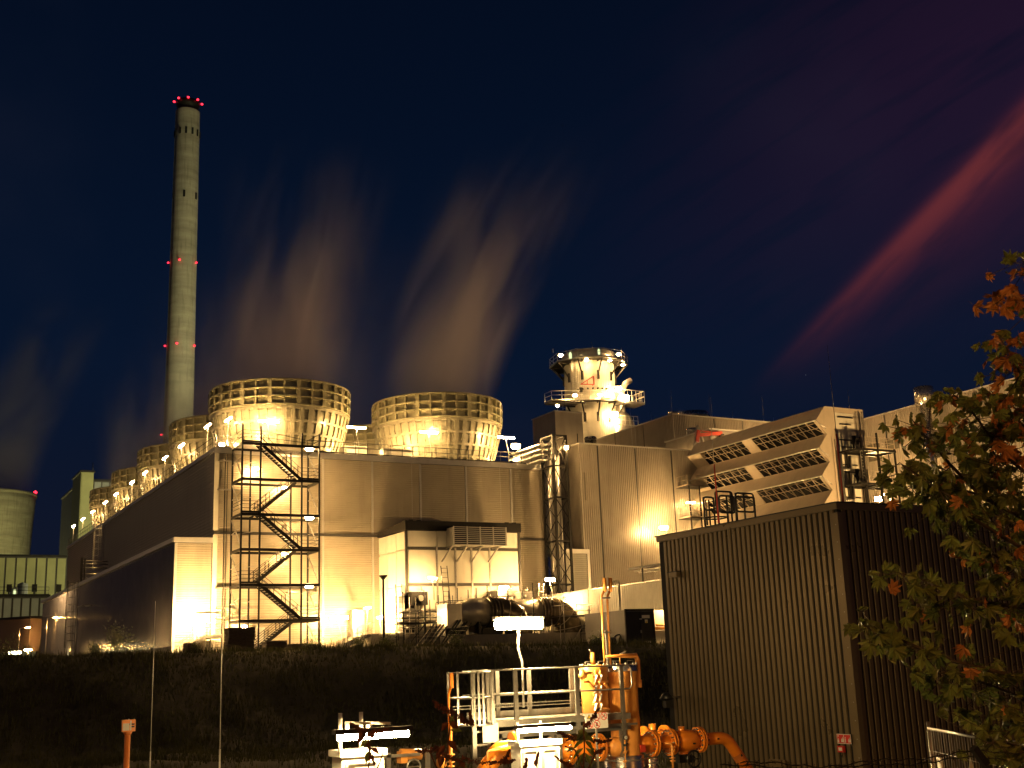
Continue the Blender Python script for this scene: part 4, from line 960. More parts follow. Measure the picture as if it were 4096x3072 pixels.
for x, z0, z1 in ((84.75, 16, 19.2), (87.4, 12.6, 15.8), (85.4, 9.2, 12.4)):
    part('ladder_stringer', MB().bar((x, 83.4, z0), (x, 83.4, z1+1), .05).bar((x+.5, 83.4, z0), (x+.5, 83.4, z1+1), .05), 'galv', PL)
    repeat('rung', MB().tube((0, 0, 0), (.5, 0, 0), .02, 5), 'galv', PL, [(x, 83.4, z0+.3*k) for k in range(1, 13)])
for z in (20, 16.7, 13.3):
    m_ = thing('valve_unit', (84.6, 83.8, z), 'pipe valve assembly on the %s access platform' % {20: 'top', 16.7: 'middle', 13.3: 'lower'}[z], 'valve')
    part('body', MB().tube((84.6, 83.9, z-.6), (84.6, 83.9, z+.9), .22, 12).tube((84.3, 83.9, z+.2), (85.3, 83.9, z+.2), .15, 10), 'dark', m_)
    part('wheel', MB().tube((84.6, 83.5, z+.3), (84.6, 83.45, z+.3), .3, 16), 'dark', m_)
# platforms at its far end, against the hall
PL2 = thing('access_scaffold', (79.5, 104, 4), 'lit steel platforms with tube lamps at the far end of the air intake house', 'platforms')
for z in (18.7, 15.2, 11.8):
    part('grating', MB().box(79.0, 82.1, 103.6, 105.8, z, z+.06), 'dark', PL2)
    railing('r', '', [(79.0, 105.7, z+.05), (79.0, 103.7, z+.05), (81.2, 103.7, z+.05)], 1.15, .9, 'cream2', .03, parent=PL2)
for x in (79.2, 80.6): part('post', MB().box(x-.06, x+.06, 103.7, 103.82, 3, 18.7), 'dark', PL2)
for z, s in ((17.0, 'top'), (13.7, 'middle'), (10.3, 'lowest')):
    tube_lamp((79.9, 104.6, z-1.6), 1.6, 2.6, 'short tube lamp on the platforms between hall and intake house, %s of three' % s, 800, 1.0, 'platform lamps', crank=False)
bulkhead(P(2655, 2112, 'Y', 103.8), 'large glowing light at the hall wall just above the dark building roof', 6000, (.9, .5, .4), up=True)
# ---------------------------------------------------------------- building C (right)
C_ = hall('filter_hall', 'large ribbed building at the right with dark joints and square vent panels, behind the tree', 100, 135, 50, 112, 2, 26.4, [], [58, 66.2, 74.6, 81.4, 87.8, 94.2, 100.6, 106.8], drawY=False, pitch=.28)
for u0, u1, v0, v1 in ((3478, 3518, 1770, 1852), (3545, 3590, 1755, 1807), (3648, 3700, 1727, 1780), (3768, 3820, 1694, 1755)):
    a, b = P(u0, v1, 'X', 99.85), P(u1, v0, 'X', 99.85); part('vent_panel', MB().box(99.82, 99.93, b.y, a.y, min(a.z, b.z)+.1, max(a.z, b.z)), 'window', C_)
a, b = P(3665, 1550, 'X', 98.5), P(3700, 1550, 'X', 98.5)
t = thing('flue_pipe', (98.5, a.y, 15), 'shiny steel flue with a wide round cap on the wall of the right building', 'flue')
zc0, zc1 = P(3700, 1622, 'X', 98.5).z, P(3700, 1549, 'X', 98.5).z
part('cap', MB().lathe(98.3, (a.y+b.y)/2-.5, [(0, zc0-.1), (1.02, zc0), (1.02, zc1-.05), (.95, zc1), (0, zc1)], 28), 'steel', t)
part('pipe', MB().tube((98.3, (a.y+b.y)/2-.5, 12), (98.3, (a.y+b.y)/2-.5, zc0), .55, 20), 'steel', t)
part('bracket', MB().box(98.2, 99.9, (a.y+b.y)/2-1.7, (a.y+b.y)/2+.5, 20.1, 20.3), 'dark', t)
q = P(3551, 1976, 'X', 93); tube_lamp((93, q.y, 12.2), q.z-12.2, 2.2, 'slim tube lamp above the roof of the dark building, by the right building', 3000, 1.3)
q = P(3517, 1997, 'X', 93); bulkhead(q, 'glowing round lamp left of the slim tube lamp, just above the dark building roof', 6000, (.9, .5, .5), up=True)
a = P(3655, 1960, 'X', 99.4)
caged_ladder(99.6, a.y, 4, 17.5, 'caged ladder on the right building, partly behind the maple leaves', 'galv', 2, .6, rr=.45)

bulkhead((83.5, 70.5, 8.3), 'big yard floodlight on the ground aimed at the near end of the air intake house', 30000, (1.0, .5, .5), up=True)  # added to light the intake end wall, hidden by the dark building
bulkhead((78.5, 92, 7.5), 'yard floodlight in the gap below the air intake hoods', 2000, (.8, .4, .4), up=True)
bulkhead((101, 112.8, 24.2), 'floodlight on the hall roof behind the air intake, lighting the high ribbed block', 7000, (.8, .4, .4), up=True)  # added lamp that brightens the front of the ribbed block
bulkhead((88, 104.5, 24.6), 'small floodlight behind the intake roof edge', 1500, (.5, .3, .3), up=True)
# ---------------------------------------------------------------- low building G and containers
G_ = thing('low_wall_building', (60, 72, 1), 'low cream-walled building running towards the dark building, ribbed below', 'building')
part('upper_wall', MB().ribs((60.0, 72, 3.35), (0, 0, 1), (0, 1, 0), (-1, 0, 0), 3.4, 32, .35, .04), 'white', G_)
part('lower_wall', MB().ribs((60.25, 72, .8), (0, 0, 1), (0, 1, 0), (-1, 0, 0), 2.5, 32, .28, .06), 'cladB', G_)
part('core', MB().box(60.3, 66, 72, 104, .8, 6.7), 'side', G_)
part('coping', MB().box(59.9, 66, 72, 104, 6.75, 6.85), 'trim', G_)
sg = thing('roof_gantry', (61, 75, 6.9), 'dark low steel gantry with pale pipes above the cream wall', 'gantry')
for y in (72.5, 77.5, 82.5, 87): part('frame', MB().bar((60.6, y, 6.9), (60.6, y, 8.2), .14).bar((60.6, y, 8.2), (66, y, 8.2), .14), 'dark', sg)
part('beam', MB().bar((60.6, 72, 8.2), (60.6, 89, 8.2), .2).bar((63, 72, 8.2), (63, 89, 8.2), .2), 'dark', sg)
part('pipe', MB().tube((61.2, 72, 8.0), (61.2, 89, 8.0), .09, 8).tube((61.7, 72, 7.85), (61.7, 89, 7.85), .07, 8), 'galv', sg)
railing('roof_railing', 'pale railing on the low roof next to the dark building edge', [(60.8, 72.5, 8.3), (60.8, 80, 8.3)], 1.0, 1.4)
q0, q1 = P(2499, 2437, 'Y', 78), P(2615, 2437, 'Y', 78)
cz = 1.2
CN = thing('container', (q0.x, 78, cz), 'black container cabin with white notice and yellow warning sign on its door', 'container')
part('box', MB().box(q0.x+.06, q1.x-.06, 78.08, 84, cz, q0.z-.05), 'side', CN)
part('frame', MB().box(q0.x, q0.x+.12, 77.98, 78.12, cz, q0.z).box(q1.x-.12, q1.x, 77.98, 78.12, cz, q0.z).box(q0.x, q1.x, 77.97, 78.12, q0.z-.14, q0.z+.02).box(q0.x, q1.x, 77.98, 78.12, cz, cz+.1), 'dark', CN)
part('door', MB().box(q0.x+.16, (q0.x+q1.x)/2-.02, 78.0, 78.08, cz+.12, q0.z-.18), 'black', CN); dr_ = part('door', MB().box((q0.x+q1.x)/2+.02, q1.x-.16, 78.0, 78.08, cz+.12, q0.z-.18), 'black', CN)
def plate(u0, u1, v0, v1, Y, m, parent, d=.02, nm='plate'):
    a, b = P(u0, v1, 'Y', Y), P(u1, v0, 'Y', Y); return part(nm, MB().box(a.x, b.x, Y, Y+d, a.z, b.z), m, parent)
plate(2568, 2598, 2460, 2473, 77.975, 'signw', CN, nm='notice'); plate(2580, 2590, 2478, 2491, 77.975, 'signw', CN, nm='warning_sign'); plate(2558, 2568, 2474, 2478, 77.975, 'signw', CN, nm='label_strip')
a = P(2585, 2479.5, 'Y', 77.96); part('warning_triangle', MB().prism([(-.11, 0, 0), (.11, 0, 0), (0, 0, .19)], (a.x, 77.955, a.z-.24), (0, .015, 0)), 'signy', CN)
plate(2577, 2604, 2563, 2572, 77.97, 'galv', CN, nm='vent_grille')
plate(2563, 2567, 2520, 2532, 77.95, 'galv', dr_, nm='handle')
a, b = P(2622, 2590, 'Y', 79), P(2650, 2440, 'Y', 79)
t = thing('pump_cabin', (a.x, 79, 1.1), 'pale cabin with pipes squeezed between the black container and the dark building', 'cabin')
part('wall', MB().box(a.x, b.x+2, 79, 82, 1.0, b.z), 'white', t); part('pipe', MB().tube((a.x, 78.8, 2.6), (b.x+1, 78.8, 2.6), .12, 8).tube((a.x, 78.7, 2.85), (b.x+1, 78.7, 2.85), .08, 8), 'cream', t)
bulkhead((a.x+.9, 78.0, 4.6), 'small light over the pale cabin beside the dark building', 900, (.3, .2, .2))
# street light with square head near the container
q = P(2474, 2325, 'Y', 80)
t = thing('lamp_post', (q.x, 80, 1.1), 'grey lamp post with a drooping head between the orange vent pipes and the container', 'lamp post')
part('pole', MB().tube((q.x, 80, .9), (q.x, 80, q.z), .09, 8), 'galv', t)
part('lamp_head', MB().bar((q.x-.05, 80, q.z), (q.x-.75, 79.6, q.z-.1), .28, .14), 'galv', t)
a = P(2390, 2568, 'Y', 79); t = thing('pipe_coil', (a.x, 79, a.z), 'grey pipe and hose coils lying at the foot of the low wall', 'pipes')
part('pipe', MB().tube((a.x-.8, 79, a.z), (a.x+1.6, 79, a.z+.12), .24, 12), 'galv', t)
for k in range(4): part('hose', MB().pipe([(a.x+2.0+.45*k+.5*math.cos(w_), 79-.1*k, a.z+.1+.42*math.sin(w_)) for w_ in [j*.5 for j in range(13)]], .06, 6), 'dark', t)
# ---------------------------------------------------------------- dark ribbed building H (near right)
HX, HY, HZ, HB_ = 27.3, 28.13, 4.75, -4.6
HYB = P(2629, 2144, 'X', HX).y; HXR = 41.5
H = thing('dark_ribbed_building', (HX, HY, HB_), 'dark olive vertically ribbed metal building in the right foreground', 'building')
part('wall', MB().box(HX+.06, HXR, HY+.06, HYB, HB_, HZ-.02), 'hback', H)
me_y = MB().prism([(0, 0, 0), (-.04, .012, 0), (-.04, .153, 0), (0, .165, 0)], (0, 0, 0), (0, 0, HZ-.20-HB_))
n = int((HYB-HY-.25)/.262)
repeat('rib', me_y, 'hrib', H, [(HX+.058, HY+.22+.262*k, HB_) for k in range(n)])
me_x = MB().prism([(0, 0, 0), (.012, -.04, 0), (.153, -.04, 0), (.165, 0, 0)], (0, 0, 0), (0, 0, HZ-.20-HB_))
n = int((HXR-HX-.25)/.262)
repeat('rib', me_x, 'hrib', H, [(HX+.22+.262*k, HY+.058, HB_) for k in range(n)])
part('corner_trim', MB().box(HX-.02, HX+.2, HY-.02, HY, HB_, HZ-.3).box(HX-.02, HX, HY, HY+.2, HB_, HZ-.3), 'hrib', H)
part('fascia', MB().box(HX-.06, HX+.06, HY-.06, HYB, HZ-.2, HZ).box(HX+.06, HXR, HY-.06, HY+.06, HZ-.2, HZ), 'hrib', H)
part('coping', MB().box(HX-.1, HXR, HY-.1, HYB+.1, HZ, HZ+.04), 'black', H)
scw = MB()
for k in range(16): scw.box(HX-.035, HX-.02, HY+.08, HY+.11, HB_+.4+.55*k, HB_+.43+.55*k)
part('screw', scw, 'galv', H)
# signs and call point on its left face
def onH(u, v): return P(u, v, 'X', HX-.06)
def hplate(nm, u0, u1, v0, v1, d, m, parent, skew=0):
    a, b = onH(u0, v1), onH(u1, v0); return part(nm, MB().box(HX-.06-d, HX-.055, b.y, a.y, a.z, b.z), m, parent)
fa, fb = onH(3351, 2972), onH(3403, 2940)
t = thing('fire_sign', (HX-.06, fb.y, fa.z), 'red and white double fire safety sign: alarm button and extinguisher symbols with flames', 'sign')
yl, yr, z0, z1 = fa.y, fb.y, fa.z-.015, fb.z+.02
part('plate', MB().box(HX-.075, HX-.06, yr, yl, z0, z1), 'signw', t)
mid = (yl+yr)/2
part('red_field', MB().box(HX-.079, HX-.076, mid+.012, yl-.015, z0+.02, z1-.02).box(HX-.079, HX-.076, yr+.015, mid-.012, z0+.02, z1-.02), 'signr', t)
def flame(yc, zc, s):
    m_ = MB()
    for k, (dy, h) in enumerate(((-.04, .9), (0, 1.15), (.04, .8))):
        m_.prism([(0, yc+(dy-.018)*s*10*.1, zc), (0, yc+(dy+.018)*s, zc), (0, yc+(dy+.005)*s+.012*s, zc+.08*h*s), (0, yc+(dy-.012)*s, zc+.14*h*s)], (HX-.084, 0, 0), (.004, 0, 0))
    return m_
part('flame', flame(mid+.055, z0+.05, 1.0), 'signw', t); part('flame', flame(yr+.055, z0+.05, 1.0), 'signw', t)
part('hand_symbol', MB().box(HX-.083, HX-.08, yl-.09, yl-.035, z0+.04, z0+.12).box(HX-.083, HX-.08, yl-.075, yl-.062, z0+.12, z0+.17).box(HX-.083, HX-.08, yl-.085, yl-.045, z1-.08, z1-.04), 'signw', t)
part('extinguisher_symbol', MB().box(HX-.083, HX-.08, mid-.085, mid-.045, z0+.04, z0+.16).box(HX-.083, HX-.08, mid-.072, mid-.058, z0+.16, z0+.2).box(HX-.083, HX-.08, mid-.095, mid-.05, z0+.19, z0+.205), 'signw', t)
ba, bb = onH(3359, 3008), onH(3380, 2984)
t = thing('call_point', (HX-.06, bb.y, ba.z), 'square red fire alarm call point with white centre below the fire sign', 'alarm')
part('box', MB().box(HX-.14, HX-.06, bb.y, ba.y, ba.z, bb.z), 'signr', t)
part('glass', MB().box(HX-.146, HX-.14, bb.y+.05, ba.y-.05, ba.z+.045, bb.z-.045), 'signw', t)
part('cable', MB().pipe([(HX-.1, (ba.y+bb.y)/2, ba.z), (HX-.1, (ba.y+bb.y)/2-.03, ba.z-.08), (HX-.08, (ba.y+bb.y)/2+.03, ba.z-.16), (HX-.06, (ba.y+bb.y)/2+.06, ba.z-.1)], .012, 6), 'black', t)
q = P(2700, 2790, 'X', HX-.3)
t = thing('wall_lamp', (HX-.06, q.y, q.z), 'unlit black lamp on a bracket at the far end of the dark building wall', 'wall lamp')
part('bracket', MB().tube((HX-.06, q.y, q.z), (HX-.75, q.y, q.z+.02), .03, 8), 'galv', t)
part('lamp_head', MB().lathe(HX-.62, q.y+.1, [(0, q.z+.2), (.12, q.z+.18), (.26, q.z-.02), (.22, q.z-.06), (0, q.z-.1)], 16).box(HX-.75, HX-.45, q.y-.05, q.y+.15, q.z-.35, q.z-.1), 'black', t)
q = P(2700, 2298, 'X', HX-.1)
t = thing('wall_box', (HX-.06, q.y, q.z), 'small box high up at the far end of the dark building wall', 'box')
part('body', MB().box(HX-.22, HX-.06, q.y-.25, q.y+.25, q.z-.1, q.z+.08), 'hrib', t); part('cover', MB().box(HX-.25, HX-.05, q.y-.3, q.y+.3, q.z+.08, q.z+.11), 'black', t)
q = P(3120, 3045, 'X', HX-.07)
solo('wall_panel', MB().box(HX-.12, HX-.06, q.y-.3, q.y+.5, q.z-1.2, q.z+.05).box(HX-.125, HX-.12, q.y-.2, q.y+.4, q.z-1.0, q.z-.05), 'hrib', 'flat metal cover plate low on the dark wall behind the orange pipe end', 'panel', (HX, q.y, q.z))
# roof ladder cage loops
LC = thing('roof_ladder_cage', (28.6, 34, HZ), 'black rounded tube loops of a ladder cage on the dark building roof', 'ladder cage')
def roundrect(p0, p1, y, m, rr=.1):
    (x0, z0), (x1, z1) = p0, p1; pts = []
    for cx_, cz_, a0 in ((x1-rr, z1-rr, 0), (x0+rr, z1-rr, 1), (x0+rr, z0+rr, 2), (x1-rr, z0+rr, 3)):
        for k in range(4): a = (a0+k/3)*math.pi/2; pts.append((cx_+rr*math.cos(a), y, cz_+rr*math.sin(a)))
    pts.append(pts[0]); return m.pipe(pts, .035, 6, caps=False)
def loopn(u0, u1, v0, v1, y, legs):
    a, b = P(u0, v1, 'Y', y), P(u1, v0, 'Y', y)
    part('loop', roundrect((a.x, a.z), (b.x, b.z), y, MB()), 'black', LC)
    for f in legs:
        x = a.x+(b.x-a.x)*f; part('upright', MB().tube((x, y, HZ), (x, y, b.z), .035, 6), 'black', LC)
loopn(2817, 2853, 1990, 2040, 34.6, (0, 1)); loopn(2866, 2927, 1968, 2045, 34.3, (.1, .9)); loopn(2880, 2935, 1985, 2050, 33.9, (.5,))
loopn(2947, 3012, 1975, 2046, 33.6, (0, .45)); loopn(2945, 3015, 1990, 2046, 33.2, (1,))
a = P(2860, 2072, 'Y', 34.2); part('hoop', MB().pipe([(a.x+.42*math.cos(k*.5), 34.2+.42*math.sin(k*.5), a.z) for k in range(14)], .025, 6, caps=False), 'black', LC)
for u in (2823, 2835, 2870, 2905, 2940, 2975, 3018):
    p_ = P(u, 2010, 'Y', 34.2); part('upright', MB().tube((p_.x, 34.2, HZ), (p_.x, 34.2, p_.z+.1), .025, 6), 'black', LC)
for (u0, v0, Y, l) in ((3309, 1380, 29.2, 'tall, right of the intake hoods'), (2835, 1578, 33.5, 'shorter, before the ladder cage loops')):
    p_ = P(u0, v0, 'Y', Y); bx = p_.x
    # keep base on the roof
    t = thing('lightning_mast', (bx, Y, HZ), 'thin lightning mast on the dark building roof, '+l, 'mast')
    h = p_.z-HZ
    part('upper_rod', MB().tube((bx, Y, HZ+h*.45), (bx, Y, p_.z), .014, 6, .005), 'galv', t); part('lower_rod', MB().tube((bx, Y, HZ), (bx, Y, HZ+h*.45), .03, 8, .022), 'redp', t)
# ---------------------------------------------------------------- far left and horizon things
CH = P(760, 1700, 'Y', 360)
def chim():
    base = P(722, 1800, 'Y', 360); top = P(741, 448, 'Y', 360); x, y = (base.x+top.x)/2, 360
    wr = lambda u0, u1, v: abs((P(u1, v, 'Y', 360)-P(u0, v, 'Y', 360)).length)/2*.985
    rt0, rb0 = wr(693, 788, 480), wr(660, 777, 1700); zt = top.z; zb = P(722, 1700, 'Y', 360).z
    t = thing('chimney', (x, y, 0), 'very tall tapering concrete chimney with a dark rim and red warning lights', 'chimney')
    f = lambda z: rt0+(rb0-rt0)*max(0, (zt-z)/(zt-zb))
    part('shaft', MB().lathe(x, y, [(f(z), z) for z in [zt*k/24 for k in range(-0, 25)]], 64), 'chim', t)
    z2 = P(741, 408, 'Y', 360).z
    part('rim', MB().lathe(x, y, [(rt0-.4, zt-.5), (rt0*.86, zt), (rt0*.88, (zt+z2)/2), (rt0*.98, (zt+z2)/2+.3), (rt0*.98, z2), (rt0*.8, z2), (rt0*.8, z2-4), (0, z2-4)], 48), 'dark', t)
    for zz in (zt-8*1, zt-30): 
        for k in range(12 if zz > zt-20 else 6):
            a = k*2*math.pi/(12 if zz > zt-20 else 6)+.2; w2 = MB(); px_, py_ = x+f(zz)*math.cos(a), y+f(zz)*math.sin(a)
            w2.bar((px_, py_, zz-1.1), (px_, py_, zz+1.1), .6); part('opening', w2, 'louv', t)
    fwdir = math.atan2(-y, -x)
    def red(z, offs, rr_=1, s=.30):
        for o in offs:
            a = fwdir+o; part('warning_light', MB().lathe(x+(f(z)*rr_+.6)*math.cos(a), y+(f(z)*rr_+.6)*math.sin(a), [(0, z-s), (s, z-s*.5), (s, z+s*.5), (0, z+s)], 8), 'redlamp', t)
    red((zt+z2)/2+1.5, (-1.5, -.75, 0, .75, 1.5), .99, .36)
    for v in (1058, 1390, 1742): 
        z = P(730, v, 'Y', 360).z; red(z, (-1.35, -.25, 1.0) if v < 1700 else (-1.5,))
chim()
# cooling tower
ct = P(40, 2100, 'Y', 620); rr = abs((P(167, 1975, 'Y', 620)-P(40, 1975, 'Y', 620)).length)
ztop, zbot = P(60, 1958, 'Y', 620).z, P(60, 2400, 'Y', 620).z
cxx = P(-20, 1975, 'Y', 620).x; Rt = (P(167, 1975, 'Y', 620).x-cxx); Rn = (P(151, 2225, 'Y', 620).x-cxx)
t = thing('cooling_tower', (cxx, 620+Rt, 0), 'large pale concrete cooling tower at the left edge, steaming', 'cooling tower')
prf = []
for k in range(25):
    z = ztop*(k/24); q_ = (z/ztop); prf.append((Rn*(.93)+ (Rt-Rn*.93)*max(0, (q_-.55)/.45)**1.5 if q_ > .55 else Rn*.93+Rn*.45*((.55-q_)/.55)**1.7, z))
part('shell', MB().lathe(cxx, 620+Rt, prf+[(prf[-1][0]-1, ztop)], 72), 'chim', t)
part('rim', MB().lathe(cxx, 620+Rt, [(Rt+.3, ztop-1.2), (Rt+.5, ztop-1.2), (Rt+.5, ztop+.3), (Rt-1, ztop+.3)], 72), 'chim', t)
a = P(163, 1965, 'Y', 620); part('warning_light', MB().lathe(cxx+Rt*.93, 620+Rt*.6, [(0, ztop), (.8, ztop+.4), (.8, ztop+1.2), (0, ztop+1.8)], 8), 'redlamp', t)
# olive tower and block behind the fans
def block(name, label, u0, u1, vt, Y, depth, m, cat='building', z0=0, seams=0):
    a, b = P(u0, vt, 'Y', Y), P(u1, vt, 'Y', Y); zt_ = (a.z+b.z)/2
    t = thing(name, (a.x, Y, z0), label, cat)
    part('wall', MB().box(a.x, b.x, Y+.1, Y+depth, z0, zt_), 'darktrim' if seams > 1 else m, t)
    n = seams or 1
    for k in range(n):
        xa, xb = a.x+(b.x-a.x)*k/n, a.x+(b.x-a.x)*(k+1)/n
        part('panel', MB().box(xa+.2, xb-.2, Y, Y+.1, z0, zt_-.3), m, t)
    part('coping', MB().box(a.x-.3, b.x+.3, Y-.2, Y+depth, zt_, zt_+.5), 'dark', t)
    return t, a, b, zt_
block('stair_shaft', 'tall narrow olive-lit tower behind the farthest fan stack', 325, 376, 1889, 330, 14, 'olive', seams=1)
block('boiler_block', 'dim block right of the olive-lit tower', 376, 470, 1925, 345, 20, 'grey', seams=3)
block('boiler_block', 'dark flank left of the olive-lit tower', 290, 325, 1960, 350, 20, 'grey', seams=1)
solo('antenna', MB().tube((P(372, 1889, 'Y', 332).x, 332, P(372, 1889, 'Y', 332).z), (P(372, 1850, 'Y', 332).x, 332, P(372, 1850, 'Y', 332).z), .12, 5), 'dark', 'short antenna on top of the olive-lit tower', 'antenna')
L1, a, b, z1 = block('panelled_hall', 'wide green-lit hall of tall panels at the left edge', -60, 268, 2227, 300, 30, 'olive', seams=8)
L2, a2, b2, z2 = block('low_block_building', 'lower panelled block in front of the green-lit hall, blue-grey to yellow-green', -60, 195, 2388, 270, 12, 'grey', seams=7)
railing('roof_railing', 'thin railing along the flat roof of the lower panelled block', [(a2.x, 270.3, z2+.5), (b2.x, 270.3, z2+.5)], 1.6, 2.5, 'dark', .06)
q0, q1 = P(78, 2330, 'Y', 280), P(122, 2330, 'Y', 280)
t = thing('round_tank', ((q0.x+q1.x)/2, 284, z2), 'small round grey tank on the roof of the lower panelled block', 'tank')
part('shell', MB().lathe((q0.x+q1.x)/2, 284, [((q1.x-q0.x)/2, z2), ((q1.x-q0.x)/2, q0.z), (0, q0.z+.4)], 24), 'grey', t)
q0, q1 = P(45, 2382, 'Y', 277), P(72, 2350, 'Y', 277)
t = thing('lit_cabin', (q0.x, 277, z2), 'small brightly lit cabin left of the round tank', 'cabin')
part('wall', MB().box(q0.x, q1.x, 277, 281, z2, q1.z), 'white', t); part('window', MB().box(q0.x+.4, q1.x-.4, 276.9, 277, q0.z, q1.z-.5), 'screen', t)
for u, s in ((37, 'leftmost'), (138, 'middle'), (235, 'rightmost')):
    p_ = P(u, 2345, 'Y', 275); t = thing('floodlight_mast', (p_.x, 275, z2), 'short mast with an unlit floodlight on the low roof, %s of three' % s, 'mast', 'floodlight masts on the low roof')
    part('pole', MB().tube((p_.x, 275, z2), (p_.x, 275, p_.z), .2, 6), 'dark', t); part('head', MB().box(p_.x-.5, p_.x+.5, 274.6, 275.4, p_.z-1.2, p_.z+.4), 'dark', t)
a, b = P(-40, 2512, 'Y', 235), P(168, 2476, 'Y', 215)
t = thing('conveyor_bridge', a, 'brownish enclosed conveyor bridge sloping down behind the street lamps', 'conveyor')
part('gallery', MB().bar((a.x, 235, a.z-1.6), (b.x, 215, b.z-2.6), 4, 5.4), 'pink', t)
part('roof_edge', MB().bar((a.x, 234, a.z+1.3), (b.x, 214, b.z+.3), 4.4, .3), 'dark', t)
for f in (.15, .5, .98): x = a.x+(b.x-a.x)*f; part('support', MB().bar((x, 235-20*f, 1), (x, 235-20*f, a.z-2), .8), 'dark', t)
street = [(663, 2350, 117, 0, 'unlit street lamp nearest the annex end, dark against the glossy wall'), (331, 2427, 142, 0, 'thin street lamp post beside the dark caged ladder'), (207, 2473, 166, 2600, 'lit street lamp with orange glow, right of three lit ones'), (95, 2513, 193, 2600, 'lit street lamp with orange glow, middle of three lit ones'), (8, 2536, 214, 2600, 'lit street lamp at the left frame edge')]
for u, v, dep, wt, lb in street:
    d = ray(u, v)/F*dep; street_lamp((d.x-.6, d.y, 2.0), d.z-2.0, 0, lb, wt)
q = ray(113, 2599)/F*150; tube_lamp((q.x, q.y, 2.0), q.z-2.0, 0, 'low flaring lamp behind the scrub at the far left', 900, .9, crank=False, col=(1, .55, .15))
q = ray(58, 2612)/F*150; bulkhead(q, 'white glowing strip light low at the far left behind the scrub', 500, (1.6, .3, .4), col=(1, .9, .5))
# ---------------------------------------------------------------- gas pressure station (foreground centre)
YG = 25.6
YR, YR2 = 24.9, 26.1
GZ = -4.4
def pg(u, v, Y=YG): return P(u, v, 'Y', Y)
r0, r1 = pg(1955, 2682, YR), pg(2524, 2676, YR)
zr = r0.z; zd = zr-1.12
PF = thing('service_platform', (r0.x, YR, GZ), 'galvanised service platform with double railing and caged ladder beside the yellow vessels', 'platform')
xr0, xr1 = r0.x, r1.x
rl = MB()
rl.pipe([(xr0-.02, YR, zr), (xr1-.08, YR, zr), (xr1, YR, zr-.08), (xr1, YR, zr-.48), (xr1-.08, YR, zr-.56), (xr0, YR, zr-.56)], .021, 8); part('front_rail', rl, 'galvd', PF)
xb1 = pg(2320, 2680, YR2).x
rb_ = MB().pipe([(xr0-.1, YR2, zr), (xb1-.06, YR2, zr), (xb1, YR2, zr-.07), (xb1, YR2, zr-.5), (xb1-.06, YR2, zr-.56), (xr0-.1, YR2, zr-.56)], .02, 8); part('back_rail', rb_, 'galvd', PF)
for u in (1966, 2063, 2308, 2489):
    x = pg(u, 2780, YR).x; part('post', MB().box(x-.05, x+.05, YR-.03, YR+.03, zd-.42, zr-.02), 'galvd', PF)
for u in (1990, 2118, 2287):
    x = pg(u, 2780, YR2).x; part('post', MB().box(x-.05, x+.05, YR2-.03, YR2+.03, zd-.2, zr-.02), 'galvd', PF)
part('toe_board', MB().box(xr0, xb1, YR2-.01, YR2+.02, zd, zd+.16), 'galvd', PF)
part('deck', MB().box(xr0, xr1-.2, YR+.06, YR+.35, zd-.03, zd).box(xr0, xb1, YR+.35, YR2-.05, zd-.03, zd), 'galvd', PF)
part('edge_beam', MB().box(xr0-.05, xr1-.1, YR-.02, YR+.05, zd-.15, zd-.01).box(xr0, xr1+.1, YR+.3, YR+.4, zd-.42, zd-.26).box(xr0, xr1+.1, YR-.0, YR+.03, zd-.30, zd-.25), 'galvd', PF)
cr = MB()
for k in range(30): cr.box(xr0+.05+k*.055, xr0+.08+k*.055, YR2-.08, YR2-.06, zd+.26, zd+.31)
cr.box(xr0-.4, xb1, YR2-.09, YR2-.055, zd+.31, zd+.33).box(xr0-.4, xb1, YR2-.09, YR2-.055, zd+.24, zd+.26); part('cable_tray', cr, 'galvd', PF)
for u in (2000, 2240, 2500):
    x = pg(u, 3000, YR+.3).x; part('leg', MB().box(x-.07, x+.07, YR+.3, YR+.42, GZ, zd-.3), 'galvd', PF)
for a in ((-.6, 0), (.5, 0)): part('strut', MB().bar((xr0+1.4+a[0], YR+.4, zd-.25), (xr0+1.6, YR+.4, zd-1.1), .09), 'galvd', PF)
# ladder with cage
lx0, lx1 = pg(1890, 2900, YR+.1).x, pg(1948, 2900, YR+.1).x; lk = lx0-.0
part('ladder_stringer', MB().box(lx0-.05, lx0+.05, YR, YR+.06, GZ, zr-.02).box(lx1-.04, lx1+.04, YR, YR+.06, GZ, zr-.02), 'galvd', PF)
repeat('rung', MB().box(0, lx1-lx0, -.02, .02, -.02, .02), 'galvd', PF, [(lx0, YR+.03, GZ+.1+.29*k) for k in range(12)])
cgx = pg(1806, 2700, YR-.2).x
for z in (zr-.03, zr-.58, zd-.05):
    part('cage_hoop', MB().pipe([(lx1, YR, z), (lx1-.1, YR-.45, z), ((lx1+cgx)/2, YR-.75, z), (cgx, YR-.5, z), (cgx, YR, z), (lx0, YR+.05, z)], .022, 5), 'galvd', PF)
for x, y in ((cgx, YR-.5), (cgx, YR), ((lx1+cgx)/2-.1, YR-.72), ((lx1+cgx)/2, YR-.75), (lx1-.1, YR-.45), (cgx+.35, YR-.62), (lx1-.2, YR-.6)):
    part('cage_bar', MB().box(x-.025, x+.025, y-.01, y+.01, zd-.06, zr), 'galvd', PF)
q = pg(1932, 2935, YR-.1); part('sign_plate', MB().box(q.x-.02, q.x+.38, YR-.13, YR-.12, q.z-.2, q.z+.22), 'signw', PF)
